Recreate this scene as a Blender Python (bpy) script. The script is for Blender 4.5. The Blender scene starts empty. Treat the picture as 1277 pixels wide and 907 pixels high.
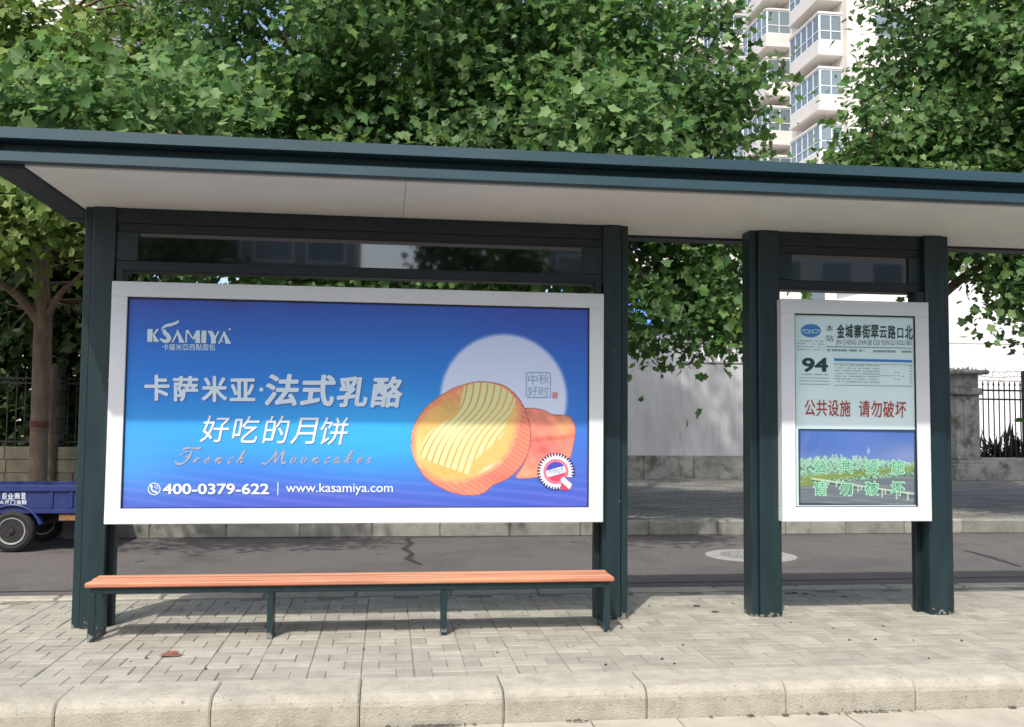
import bpy, math, random
import numpy as np
from mathutils import Vector, Matrix

R = math.radians
random.seed(7)
rng = np.random.default_rng(11)
S = bpy.context.scene
COL = S.collection

# ------------------------------------------------------------------ camera
F_PX, W_PX, H_PX = 1200.0, 1277.0, 907.0
CAM_H = 1.5
P_, R_, Y_ = R(3.4713), R(0.51662), R(7.39067)
fwd = np.array([math.sin(Y_) * math.cos(P_), math.cos(Y_) * math.cos(P_), math.sin(P_)])
r0 = np.array([math.cos(Y_), -math.sin(Y_), 0.0])
u0 = np.cross(r0, fwd)
RT = math.cos(R_) * r0 + math.sin(R_) * u0
UP = -math.sin(R_) * r0 + math.cos(R_) * u0
cam_d = bpy.data.cameras.new("camera")
cam_d.sensor_width = 36.0
cam_d.lens = F_PX / W_PX * 36.0
cam_d.clip_start = 0.05
cam_d.clip_end = 3000
cam = bpy.data.objects.new("camera", cam_d)
COL.objects.link(cam)
cam.matrix_world = Matrix(((RT[0], UP[0], -fwd[0], 0), (RT[1], UP[1], -fwd[1], 0), (RT[2], UP[2], -fwd[2], CAM_H), (0, 0, 0, 1)))
S.camera = cam


def at(x, y, Y):
    """photo pixel -> world point on the upright plane at depth Y"""
    d = (x - W_PX / 2) / F_PX * RT - (y - H_PX / 2) / F_PX * UP + fwd
    p = np.array([0, 0, CAM_H]) + d * (Y / d[1])
    return p


def px_of(P):
    q = np.asarray(P, float) - np.array([0, 0, CAM_H])
    w = q @ fwd
    return W_PX / 2 + F_PX * (q @ RT) / w, H_PX / 2 - F_PX * (q @ UP) / w


# ------------------------------------------------------------------ world, sun, exposure
SUN_TO = Vector((-0.335, -0.69, 1.0)).normalized()
world = bpy.data.worlds.new("World")
S.world = world
world.use_nodes = True
wn = world.node_tree.nodes
sky = wn.new("ShaderNodeTexSky")
sky.sky_type = 'NISHITA'
sky.sun_disc = False
sky.sun_elevation = math.asin(SUN_TO.z)
sky.sun_rotation = math.atan2(SUN_TO.x, SUN_TO.y)
sky.air_density = 1.0
sky.dust_density = 3.0
sky.ozone_density = 1.0
wn["Background"].inputs["Strength"].default_value = 0.15
world.node_tree.links.new(sky.outputs[0], wn["Background"].inputs["Color"])
sun_d = bpy.data.lights.new("sun", 'SUN')
sun_d.energy = 2.3
sun_d.angle = R(0.9)
sun_d.color = (1.0, 0.965, 0.90)
sun = bpy.data.objects.new("sun", sun_d)
COL.objects.link(sun)
sun.rotation_euler = SUN_TO.to_track_quat('Z', 'Y').to_euler()
S.view_settings.view_transform = 'Standard'
S.view_settings.look = 'None'
S.view_settings.exposure = 0.72
S.view_settings.gamma = 1.0


# ------------------------------------------------------------------ helpers
def lin(c):
    c = np.asarray(c, float) / 255.0
    return np.where(c <= 0.04045, c / 12.92, ((c + 0.055) / 1.055) ** 2.4)


def rgba(c):
    return (c[0], c[1], c[2], 1.0)


def mat(name, col, rough=0.6, metal=0.0, spec=0.5, var=0.0, scale=8.0, bump=0.0, bscale=60.0, detail=4.0,
        objvar=0.0, tone=False, dirt=None, ior=None, stretch=(1, 1, 1)):
    """principled paint/stone with object-space noise in colour and bump; optional per-object and per-face variation"""
    m = bpy.data.materials.new(name)
    m.use_nodes = True
    nt = m.node_tree
    N, L = nt.nodes, nt.links
    b = N["Principled BSDF"]
    b.inputs["Roughness"].default_value = rough
    b.inputs["Metallic"].default_value = metal
    b.inputs["Specular IOR Level"].default_value = spec
    if ior: b.inputs["IOR"].default_value = ior
    geo = N.new("ShaderNodeNewGeometry")
    mp = N.new("ShaderNodeMapping")
    mp.inputs["Scale"].default_value = stretch
    L.new(geo.outputs["Position"], mp.inputs["Vector"])
    src = None

    def rgbnode(c):
        n = N.new("ShaderNodeRGB"); n.outputs[0].default_value = rgba(c); return n.outputs[0]
    src = rgbnode(col)

    def mulval(src, val):
        n = N.new("ShaderNodeVectorMath"); n.operation = 'SCALE'
        L.new(src, n.inputs[0]); L.new(val, n.inputs["Scale"]); return n.outputs[0]

    def remap(v, lo, hi, a=0.0, c=1.0):
        n = N.new("ShaderNodeMapRange"); n.inputs[1].default_value = a; n.inputs[2].default_value = c
        n.inputs[3].default_value = lo; n.inputs[4].default_value = hi; L.new(v, n.inputs[0]); return n.outputs[0]
    if var > 0:
        no = N.new("ShaderNodeTexNoise"); no.inputs["Scale"].default_value = scale
        no.inputs["Detail"].default_value = detail; no.inputs["Roughness"].default_value = 0.65
        L.new(mp.outputs[0], no.inputs["Vector"])
        src = mulval(src, remap(no.outputs[0], 1 - var, 1 + var, 0.25, 0.75))
    if objvar > 0:
        oi = N.new("ShaderNodeObjectInfo")
        src = mulval(src, remap(oi.outputs["Random"], 1 - objvar, 1 + objvar))
    if tone:
        at_ = N.new("ShaderNodeAttribute"); at_.attribute_name = "tone"
        src = mulval(src, at_.outputs["Fac"])
    if dirt:
        dc, dscale, lo, hi, amt = dirt
        n2 = N.new("ShaderNodeTexNoise"); n2.inputs["Scale"].default_value = dscale; n2.inputs["Detail"].default_value = 6
        n2.inputs["Roughness"].default_value = 0.7
        L.new(mp.outputs[0], n2.inputs["Vector"])
        mx = N.new("ShaderNodeMix"); mx.data_type = 'RGBA'
        f = remap(n2.outputs[0], 0, amt, lo, hi)
        L.new(f, mx.inputs[0]); L.new(src, mx.inputs[6]); mx.inputs[7].default_value = rgba(dc)
        src = mx.outputs[2]
    L.new(src, b.inputs["Base Color"])
    if bump > 0:
        n3 = N.new("ShaderNodeTexNoise"); n3.inputs["Scale"].default_value = bscale; n3.inputs["Detail"].default_value = 5
        L.new(mp.outputs[0], n3.inputs["Vector"])
        bp = N.new("ShaderNodeBump"); bp.inputs["Strength"].default_value = bump; bp.inputs["Distance"].default_value = 0.01
        L.new(n3.outputs[0], bp.inputs["Height"]); L.new(bp.outputs[0], b.inputs["Normal"])
    return m


def attr_mat(name, attr="ink", rough=0.35, spec=0.4, bump=0.0, translucent=0.0, coat=0.0):
    m = bpy.data.materials.new(name); m.use_nodes = True
    nt = m.node_tree; N, L = nt.nodes, nt.links
    b = N["Principled BSDF"]
    b.inputs["Roughness"].default_value = rough
    b.inputs["Specular IOR Level"].default_value = spec
    a = N.new("ShaderNodeAttribute"); a.attribute_name = attr
    L.new(a.outputs["Color"], b.inputs["Base Color"])
    if bump > 0:
        geo = N.new("ShaderNodeNewGeometry")
        mp = N.new("ShaderNodeMapping"); mp.inputs["Scale"].default_value = (0.6, 1, 2.2)
        mp.inputs["Rotation"].default_value = (0, 0.4, 0)
        L.new(geo.outputs["Position"], mp.inputs["Vector"])
        no = N.new("ShaderNodeTexNoise"); no.inputs["Scale"].default_value = 3.0; no.inputs["Detail"].default_value = 2
        L.new(mp.outputs[0], no.inputs["Vector"])
        bp = N.new("ShaderNodeBump"); bp.inputs["Strength"].default_value = bump; bp.inputs["Distance"].default_value = 0.05
        L.new(no.outputs[0], bp.inputs["Height"]); L.new(bp.outputs[0], b.inputs["Normal"])
    if translucent > 0:
        tr = N.new("ShaderNodeBsdfTranslucent")
        L.new(a.outputs["Color"], tr.inputs["Color"])
        mx = N.new("ShaderNodeMixShader"); mx.inputs[0].default_value = translucent
        L.new(b.outputs[0], mx.inputs[1]); L.new(tr.outputs[0], mx.inputs[2])
        L.new(mx.outputs[0], N["Material Output"].inputs["Surface"])
    return m


class MB:
    def __init__(s): s.v, s.f, s.t = [], [], []

    def add(s, vs, fs, tone=1.0):
        o = len(s.v); s.v += [tuple(v) for v in vs]; s.f += [tuple(i + o for i in f) for f in fs]; s.t += [tone] * len(fs)

    def box(s, x0, x1, y0, y1, z0, z1, c=0.0, tone=1.0):
        if c <= 0:
            s.add([(x0, y0, z0), (x1, y0, z0), (x1, y1, z0), (x0, y1, z0), (x0, y0, z1), (x1, y0, z1), (x1, y1, z1), (x0, y1, z1)],
                  [(0, 3, 2, 1), (4, 5, 6, 7), (0, 1, 5, 4), (1, 2, 6, 5), (2, 3, 7, 6), (3, 0, 4, 7)], tone); return
        # chamfered box: three vertices per corner
        vs, idx = [], {}
        for i, (x, sx) in enumerate(((x0, 1), (x1, -1))):
            for j, (y, sy) in enumerate(((y0, 1), (y1, -1))):
                for k, (z, sz) in enumerate(((z0, 1), (z1, -1))):
                    for a in range(3):
                        p = [x + sx * c, y + sy * c, z + sz * c]; p[a] = (x, y, z)[a]
                        idx[(i, j, k, a)] = len(vs); vs.append(tuple(p))
        g = lambda i, j, k, a: idx[(i, j, k, a)]
        fs = [(g(0, 0, 0, 0), g(0, 0, 1, 0), g(0, 1, 1, 0), g(0, 1, 0, 0)), (g(1, 0, 0, 0), g(1, 1, 0, 0), g(1, 1, 1, 0), g(1, 0, 1, 0)),
              (g(0, 0, 0, 1), g(1, 0, 0, 1), g(1, 0, 1, 1), g(0, 0, 1, 1)), (g(0, 1, 0, 1), g(0, 1, 1, 1), g(1, 1, 1, 1), g(1, 1, 0, 1)),
              (g(0, 0, 0, 2), g(0, 1, 0, 2), g(1, 1, 0, 2), g(1, 0, 0, 2)), (g(0, 0, 1, 2), g(1, 0, 1, 2), g(1, 1, 1, 2), g(0, 1, 1, 2))]
        for i in (0, 1):
            for j in (0, 1):
                fs.append((g(i, j, 0, 0), g(i, j, 0, 1), g(i, j, 1, 1), g(i, j, 1, 0)))
                fs.append((g(0, i, j, 1), g(0, i, j, 2), g(1, i, j, 2), g(1, i, j, 1)))
                fs.append((g(i, 0, j, 0), g(i, 0, j, 2), g(i, 1, j, 2), g(i, 1, j, 0)))
                for k in (0, 1):
                    fs.append((g(i, j, k, 0), g(i, j, k, 1), g(i, j, k, 2)))
        s.add(vs, fs, tone)

    def prism_x(s, prof, x0, x1):           # profile of (y, z), run along X
        n = len(prof)
        s.add([(x0, y, z) for y, z in prof] + [(x1, y, z) for y, z in prof],
              [(i, (i + 1) % n, n + (i + 1) % n, n + i) for i in range(n)] + [tuple(range(n))[::-1], tuple(range(n, 2 * n))])

    def prism_z(s, prof, z0, z1):           # profile of (x, y), run along Z
        n = len(prof)
        s.add([(x, y, z0) for x, y in prof] + [(x, y, z1) for x, y in prof],
              [(i, (i + 1) % n, n + (i + 1) % n, n + i) for i in range(n)] + [tuple(range(n))[::-1], tuple(range(n, 2 * n))])

    def prism_y(s, prof, y0, y1):           # profile of (x, z), run along Y
        n = len(prof)
        s.add([(x, y0, z) for x, z in prof] + [(x, y1, z) for x, z in prof],
              [(i, n + i, n + (i + 1) % n, (i + 1) % n) for i in range(n)] + [tuple(range(n)), tuple(range(n, 2 * n))[::-1]])

    def tube(s, pts, rad, n=8, cap=True):
        pts = [Vector(p) for p in pts]
        if not hasattr(rad, '__len__'): rad = [rad] * len(pts)
        vs, fs = [], []
        prev = None
        for i, p in enumerate(pts):
            d = (pts[min(i + 1, len(pts) - 1)] - pts[max(i - 1, 0)]).normalized()
            ref = prev if prev is not None and abs(prev.dot(d)) < 0.95 else (Vector((1, 0, 0)) if abs(d.x) < 0.8 else Vector((0, 1, 0)))
            a = (ref - d * ref.dot(d)).normalized(); b = d.cross(a); prev = a
            for k in range(n):
                t = 2 * math.pi * k / n
                vs.append(p + (a * math.cos(t) + b * math.sin(t)) * rad[i])
        for i in range(len(pts) - 1):
            for k in range(n):
                fs.append((i * n + k, i * n + (k + 1) % n, (i + 1) * n + (k + 1) % n, (i + 1) * n + k))
        if cap: fs += [tuple(range(n))[::-1], tuple(range((len(pts) - 1) * n, len(pts) * n))]
        s.add(vs, fs)

    def lathe_y(s, cx, cz, prof, n=28):     # profile of (radius, y) about an axis along Y
        vs, fs = [], []
        for r, y in prof:
            for k in range(n):
                t = 2 * math.pi * k / n; vs.append((cx + r * math.cos(t), y, cz + r * math.sin(t)))
        for i in range(len(prof) - 1):
            for k in range(n):
                fs.append((i * n + k, (i + 1) * n + k, (i + 1) * n + (k + 1) % n, i * n + (k + 1) % n))
        fs += [tuple(range(n)), tuple(range((len(prof) - 1) * n, len(prof) * n))[::-1]]
        s.add(vs, fs)

    def lathe_z(s, cx, cy, prof, n=32):     # profile of (radius, z)
        vs, fs = [], []
        for r, z in prof:
            for k in range(n):
                t = 2 * math.pi * k / n; vs.append((cx + r * math.cos(t), cy + r * math.sin(t), z))
        for i in range(len(prof) - 1):
            for k in range(n):
                fs.append((i * n + k, i * n + (k + 1) % n, (i + 1) * n + (k + 1) % n, (i + 1) * n + k))
        fs += [tuple(range(n))[::-1], tuple(range((len(prof) - 1) * n, len(prof) * n))]
        s.add(vs, fs)

    def mesh(s, name, m, smooth=False):
        me = bpy.data.meshes.new(name); me.from_pydata(s.v, [], s.f)
        if any(t != 1.0 for t in s.t) or m in TONED:
            a = me.attributes.new("tone", 'FLOAT', 'FACE'); a.data.foreach_set("value", np.array(s.t, np.float32))
        me.materials.append(m)
        if smooth: me.polygons.foreach_set("use_smooth", [True] * len(me.polygons))
        me.update()
        return me

    def build(s, name, m, parent=None, smooth=False):
        return link(name, s.mesh(name, m, smooth), parent)


TONED = set()


def link(name, me, parent=None):
    o = bpy.data.objects.new(name, me); COL.objects.link(o)
    if parent is not None: o.parent = parent
    return o


def tag(o, label=None, cat=None, group=None, kind=None):
    if label: o["label"] = label
    if cat: o["category"] = cat
    if group: o["group"] = group
    if kind: o["kind"] = kind
    return o


def thing(name, label, cat, loc=(0, 0, 0), group=None):
    o = bpy.data.objects.new(name, None); COL.objects.link(o); o.location = loc
    o.empty_display_size = 0.2
    return tag(o, label, cat, group)


def structure(name, mb, m): return tag(mb.build(name, m), kind="structure")


# ------------------------------------------------------------------ materials
GREEN = mat("green_paint", (0.0125, 0.030, 0.035), rough=0.38, var=0.35, scale=11, stretch=(1, 1, 0.16), bump=0.04, bscale=180,
            dirt=((0.09, 0.10, 0.09), 9.0, 0.66, 0.80, 0.35))


def foot_wear(m, top, col):
    """paint chipped off near the ground: bare patches with ragged outlines"""
    nt = m.node_tree; N, L = nt.nodes, nt.links; b = N["Principled BSDF"]
    old = b.inputs["Base Color"].links[0].from_socket
    geo = N.new("ShaderNodeNewGeometry"); sep = N.new("ShaderNodeSeparateXYZ"); L.new(geo.outputs["Position"], sep.inputs[0])
    zr = N.new("ShaderNodeMapRange"); zr.inputs[1].default_value = 0.0; zr.inputs[2].default_value = top; zr.inputs[3].default_value = 0.20; zr.inputs[4].default_value = -0.05
    L.new(sep.outputs["Z"], zr.inputs[0])
    no = N.new("ShaderNodeTexNoise"); no.inputs["Scale"].default_value = 24; no.inputs["Detail"].default_value = 4; L.new(geo.outputs["Position"], no.inputs["Vector"])
    ad_ = N.new("ShaderNodeMath"); ad_.operation = 'ADD'; L.new(zr.outputs[0], ad_.inputs[0]); L.new(no.outputs[0], ad_.inputs[1])
    st = N.new("ShaderNodeMapRange"); st.inputs[1].default_value = 0.685; st.inputs[2].default_value = 0.715; L.new(ad_.outputs[0], st.inputs[0])
    mx = N.new("ShaderNodeMix"); mx.data_type = 'RGBA'; L.new(st.outputs[0], mx.inputs[0]); L.new(old, mx.inputs[6]); mx.inputs[7].default_value = rgba(col)
    L.new(mx.outputs[2], b.inputs["Base Color"])


foot_wear(GREEN, 0.09, (0.20, 0.21, 0.19))
GREEN_D = mat("dark_green_paint", (0.010, 0.018, 0.021), rough=0.45, var=0.2, scale=6)
ROOFPAINT = mat("roof_edge_paint", (0.024, 0.060, 0.074), rough=0.42, var=0.18, scale=3, stretch=(0.4, 1, 3),
                dirt=((0.09, 0.12, 0.13), 4.0, 0.55, 0.8, 0.4))
WHITE = mat("white_coating", (0.72, 0.75, 0.77), rough=0.35, var=0.05, scale=2.5)
SOFFIT = mat("soffit_panel_white", (0.78, 0.775, 0.72), rough=0.55, var=0.07, scale=1.2)
GLASSD = mat("tinted_glass", (0.010, 0.012, 0.013), rough=0.03, spec=0.6, ior=2.1, var=0.3, scale=4)
WOOD = mat("bench_timber", (0.43, 0.165, 0.095), rough=0.55, var=0.3, scale=7, stretch=(0.25, 6, 6), bump=0.1, bscale=40, objvar=0.22,
           dirt=((0.62, 0.36, 0.17), 2.6, 0.48, 0.66, 0.8))
WOOD2 = mat("bench_timber_pale", (0.51, 0.25, 0.15), rough=0.55, var=0.3, scale=7, stretch=(0.25, 6, 6), bump=0.1, bscale=40, objvar=0.1,
            dirt=((0.55, 0.19, 0.12), 3.1, 0.5, 0.68, 0.7))
PAVER = mat("concrete_paver", (0.35, 0.33, 0.275), rough=0.9, spec=0.2, var=0.16, scale=5, bump=0.35, bscale=220, objvar=0.0, tone=True,
            dirt=((0.20, 0.175, 0.135), 1.7, 0.52, 0.72, 0.45))
JOINT = mat("sandy_joint", (0.21, 0.195, 0.155), rough=1.0, spec=0.1, var=0.35, scale=14, bump=0.4, bscale=150)
KERB = mat("kerb_concrete", (0.385, 0.358, 0.292), rough=0.92, spec=0.2, var=0.22, scale=7, bump=0.7, bscale=110, tone=True,
           dirt=((0.12, 0.11, 0.085), 42.0, 0.60, 0.665, 0.75))
KERBFAR = mat("far_kerb_concrete", (0.27, 0.265, 0.23), rough=0.95, spec=0.2, var=0.25, scale=4, bump=0.5, bscale=60, tone=True,
              dirt=((0.10, 0.10, 0.085), 5.0, 0.52, 0.75, 0.7))
ASPHALT = mat("asphalt", (0.135, 0.122, 0.116), rough=0.92, spec=0.25, var=0.38, scale=55, bump=0.6, bscale=260,
              dirt=((0.075, 0.070, 0.068), 0.7, 0.48, 0.66, 0.6))
GUTTER = mat("gutter_concrete", (0.42, 0.38, 0.31), rough=0.9, spec=0.2, var=0.15, scale=5, bump=0.3, bscale=120)
TAR = mat("tar_filler", (0.030, 0.027, 0.027), rough=0.8, var=0.2)
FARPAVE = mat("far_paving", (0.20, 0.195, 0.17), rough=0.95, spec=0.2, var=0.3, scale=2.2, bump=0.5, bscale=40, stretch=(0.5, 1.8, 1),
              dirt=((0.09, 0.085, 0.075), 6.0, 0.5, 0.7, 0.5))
def brick_lines(m, w, h, amount):
    """small paving blocks too far off to build: darker joints and uneven tone"""
    nt = m.node_tree; N, L = nt.nodes, nt.links; b = N["Principled BSDF"]; old = b.inputs["Base Color"].links[0].from_socket
    geo = N.new("ShaderNodeNewGeometry"); br = N.new("ShaderNodeTexBrick"); L.new(geo.outputs["Position"], br.inputs["Vector"])
    br.inputs["Scale"].default_value = 1.0; br.inputs["Brick Width"].default_value = w; br.inputs["Row Height"].default_value = h; br.inputs["Mortar Size"].default_value = 0.014
    br.inputs["Color1"].default_value = (1.25, 1.25, 1.22, 1); br.inputs["Color2"].default_value = (0.72, 0.71, 0.68, 1); br.inputs["Mortar"].default_value = (0.35, 0.35, 0.33, 1)
    mx = N.new("ShaderNodeMix"); mx.data_type = 'RGBA'; mx.blend_type = 'MULTIPLY'; mx.inputs[0].default_value = amount
    L.new(old, mx.inputs[6]); L.new(br.outputs["Color"], mx.inputs[7]); L.new(mx.outputs[2], b.inputs["Base Color"])


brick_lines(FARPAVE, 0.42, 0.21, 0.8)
PLASTER = mat("white_render", (0.58, 0.585, 0.595), rough=0.9, spec=0.2, var=0.12, scale=1.2, stretch=(1.6, 1, 0.3),
              dirt=((0.36, 0.355, 0.33), 1.9, 0.48, 0.72, 0.6))
PLINTH = mat("wall_base_stone", (0.33, 0.325, 0.30), rough=0.95, spec=0.2, var=0.25, scale=3, bump=0.5, bscale=30,
             dirt=((0.10, 0.09, 0.07), 2.6, 0.48, 0.64, 0.85))
STONE = mat("sandstone_block", (0.25, 0.225, 0.165), rough=0.95, spec=0.2, var=0.2, scale=3, bump=0.4, bscale=30, objvar=0.22)
REDBAND = mat("red_band_paint", (0.16, 0.045, 0.035), rough=0.9, var=0.3, scale=20)
IRON = mat("black_iron", (0.014, 0.014, 0.015), rough=0.55, var=0.2)
BARK = mat("plane_bark", (0.205, 0.148, 0.105), rough=0.95, spec=0.15, var=0.3, scale=9, stretch=(1, 1, 0.45), bump=0.7, bscale=24,
           dirt=((0.32, 0.28, 0.20), 5.0, 0.55, 0.68, 0.6))
LEAF = attr_mat("plane_leaf", "tint", rough=0.5, spec=0.28, translucent=0.46)
CREAM = mat("cream_facade", (0.70, 0.66, 0.605), rough=0.85, spec=0.2, var=0.08, scale=0.35)
CREAM2 = mat("pale_facade_panel", (0.72, 0.68, 0.63), rough=0.8, spec=0.2, var=0.06, scale=0.5)
WINFRAME = mat("white_window_frame", (0.75, 0.77, 0.78), rough=0.4)
PANE = mat("window_glass", (0.17, 0.215, 0.235), rough=0.08, spec=0.8, objvar=0.3)
BLUEROOF = mat("blue_sheet", (0.10, 0.30, 0.72), rough=0.4, var=0.1)
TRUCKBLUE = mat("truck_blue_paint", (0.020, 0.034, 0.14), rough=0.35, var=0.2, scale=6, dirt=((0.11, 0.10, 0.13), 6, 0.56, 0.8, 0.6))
RUBBER = mat("tyre_rubber", (0.022, 0.021, 0.020), rough=0.85, var=0.25, scale=20)
RIM = mat("steel_rim", (0.36, 0.36, 0.35), rough=0.45, metal=0.3, var=0.2, scale=20)
CHASSIS = mat("dirty_chassis", (0.022, 0.016, 0.017), rough=0.7, var=0.3)
RUST = mat("rusty_steel", (0.24, 0.12, 0.05), rough=0.8, var=0.4, scale=25)
INKWHITE = mat("print_white", (0.76, 0.84, 0.90), rough=0.35)
MANHOLE_C = mat("pale_concrete_ring", (0.31, 0.305, 0.285), rough=0.95, spec=0.2, var=0.2, scale=8, bump=0.4, bscale=60)
MANHOLE_I = mat("worn_iron_cover", (0.21, 0.205, 0.195), rough=0.7, var=0.35, scale=16)
for m_ in (PAVER, KERB, KERBFAR): TONED.add(m_)

# ------------------------------------------------------------------ the ground
g = MB(); g.add([(-600, -600, -0.24), (600, -600, -0.24), (600, 900, -0.24), (-600, 900, -0.24)], [(0, 1, 2, 3)])
structure("ground", g, mat("bare_ground", (0.20, 0.185, 0.15), rough=1.0, var=0.25, scale=0.4))
g = MB(); g.box(-60, 60, 8.665, 13.7, -0.23, -0.12); structure("side_road", g, ASPHALT)
g = MB(); g.box(-60, 60, -12.0, 4.93, -0.23, -0.172); structure("bus_road", g, ASPHALT)
g = MB(); g.box(-60, 60, -19.0, -12.0, -0.23, -0.02); structure("opposite_pavement", g, FARPAVE)
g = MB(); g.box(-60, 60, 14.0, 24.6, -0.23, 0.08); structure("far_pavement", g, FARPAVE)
g = MB(); g.box(-60, 60, 24.6, 120, -0.23, 0.06); structure("far_yard", g, mat("yard_ground", (0.24, 0.22, 0.19), rough=1.0, var=0.2))

# platform pavement with pavers in alternating cells of two stretchers and one header
pv_bed = MB(); pv_bed.box(-60, 60, 5.77, 8.47, -0.22, -0.008)
pavement = structure("pavement", pv_bed, JOINT)


def paver_mesh(w, d, tone, tilt):
    mb = MB(); c = 0.005; h = 0.03
    z = [tilt[0], tilt[1], tilt[2], tilt[3]]
    a, b = w / 2, d / 2
    top = [(-a + c, -b + c, z[0]), (a - c, -b + c, z[1]), (a - c, b - c, z[2]), (-a + c, b - c, z[3])]
    mid = [(-a, -b, z[0] - c), (a, -b, z[1] - c), (a, b, z[2] - c), (-a, b, z[3] - c)]
    bot = [(x, y, -h) for x, y, _ in mid]
    mb.add(top + mid + bot, [(0, 1, 2, 3)] + [(4 + i, 4 + (i + 1) % 4, (i + 1) % 4, i) for i in range(4)] +
           [(8 + i, 8 + (i + 1) % 4, 4 + (i + 1) % 4, 4 + i) for i in range(4)], tone)
    return mb


def rtone(): return 0.85 + 0.25 * random.random() ** 1.2


def rtilt():
    b = random.uniform(-0.0025, 0.0022); return [b + random.uniform(-0.0012, 0.0012) for _ in range(4)]


CW, CD = 0.3135, 0.2085
pv_mats = {}
for kind, (w, d) in (('s', (0.2055, 0.1015)), ('h', (0.1015, 0.2055))):
    pv_mats[kind] = [paver_mesh(w, d, rtone(), rtilt()).mesh("paver", PAVER) for _ in range(14)]
spots = []
rows = int((8.47 - 5.775) / CD) + 1
for r in range(rows):
    for k in range(-16, 40):
        x0 = -0.121 + k * CW + random.uniform(-.002, .002); y0 = 5.778 + r * CD
        flip = (r + (k // 1)) % 2 == 0 if random.random() < 0.97 else (r % 2 == 0)
        if flip: cells = (('s', 0.104, 0.052), ('s', 0.104, 0.1555), ('h', 0.2605, 0.104))
        else: cells = (('h', 0.0525, 0.104), ('s', 0.2085, 0.052), ('s', 0.2085, 0.1555))
        for kd, dx, dy in cells:
            y = y0 + dy + random.uniform(-.0015, .0015)
            if y + (0.1 if kd == 'h' else 0.05) > 8.478: continue
            spots.append((kd, x0 + dx + random.uniform(-.0015, .0015), y))


def vis(x, y, z):
    if y < 0.3: return False
    a, b = px_of((x, y, z)); return -5 < a < 1282 and -5 < b < 912


near = sorted([s for s in spots if vis(s[1], s[2], 0)], key=lambda s: s[1] ** 2 + s[2] ** 2)[:300]
near_set = set(near)
for kd, x, y in near:
    o = link("paver", random.choice(pv_mats[kd]), pavement)
    o.location = (x, y, random.uniform(-.001, .001)); o.rotation_euler.z = random.uniform(-.008, .008) + (math.pi if random.random() < .5 else 0)
rest = MB()
for s_ in spots:
    if s_ in near_set: continue
    kd, x, y = s_
    w, d = (0.2055, 0.1015) if kd == 's' else (0.1015, 0.2055)
    p = paver_mesh(w, d, rtone(), rtilt())
    rest.add([(vx + x, vy + y, vz) for vx, vy, vz in p.v], p.f, p.t[0])
tag(rest.build("pavers", PAVER, pavement), kind="stuff")

# near kerb
kb = MB(); kb.box(-60, 60, 5.47, 5.772, -0.23, -0.05); kerb = structure("kerb", kb, JOINT)
joints = [-9.7, -8.9, -8.1, -7.3, -6.5, -5.7, -4.9, -4.1, -3.3, -2.51, -1.705, -0.908, -0.118, 0.678, 1.495, 2.323, 3.126, 3.927, 4.75, 5.55, 6.35, 7.15, 7.95]
kprof = [(5.42, -0.20), (5.42, -0.062), (5.427, -0.038), (5.444, -0.018), (5.468, -0.005), (5.50, 0.0), (5.768, 0.002), (5.768, -0.20)]
for a, b in zip(joints[:-1], joints[1:]):
    dz, dy = random.uniform(-.006, .006), random.uniform(-.006, .006)
    mb = MB(); n = len(kprof); secs = [a + 0.0025, a + 0.014, b - 0.014, b - 0.0025]
    vs = []
    for i, x in enumerate(secs):
        inset = 0.008 if i in (0, 3) else 0.0
        for y, z in kprof:
            vs.append((x, y + dy + (inset if y < 5.49 else 0), z + dz - (inset if z > -0.05 else 0)))
    fs = [(i * n + k, i * n + (k + 1) % n, (i + 1) * n + (k + 1) % n, (i + 1) * n + k) for i in range(3) for k in range(n)]
    mb.add(vs, fs + [tuple(range(n))[::-1], tuple(range(3 * n, 4 * n))], random.uniform(0.93, 1.07))
    mb.build("kerb_stone", KERB, kerb)

# gutter slabs below the kerb
gb = MB(); gb.box(-60, 60, 4.93, 5.43, -0.23, -0.19); gutter = structure("gutter", gb, JOINT)
for i in range(-8, 14):
    mb = MB(); mb.box(i * 0.5 + 0.17, i * 0.5 + 0.662, 4.935, 5.412, -0.215, -0.170 + random.uniform(-.003, .003), 0.006)
    mb.build("gutter_slab", GUTTER, gutter)

# grit and weeds caught along the foot of the kerb
mb = MB()
for k in range(420):
    x = random.uniform(-2.6, 5.2); dens = max(0.0, math.sin(x * 2.3 + 1.0) * math.sin(x * 5.1) + .15)
    if random.random() > dens ** 1.3: continue
    w_, h_ = random.uniform(.003, .028), random.uniform(.002, .012); y = 5.414 - random.uniform(0, .012); z = -0.171
    mb.add([(x - w_, y, z), (x + w_, y, z), (x + w_ * .5, y + .004, z + h_), (x - w_ * .6, y + .004, z + h_ * .8), (x - w_ * .8, y - .03, z + .003), (x + w_ * .7, y - .025, z + .003)],
           [(0, 1, 2, 3), (4, 5, 1, 0), (4, 0, 3), (1, 5, 2)])
tag(mb.build("kerb_grit", mat("dark_grit", (0.10, 0.095, 0.075), rough=1.0, var=0.4, scale=40)), kind="stuff")
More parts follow.
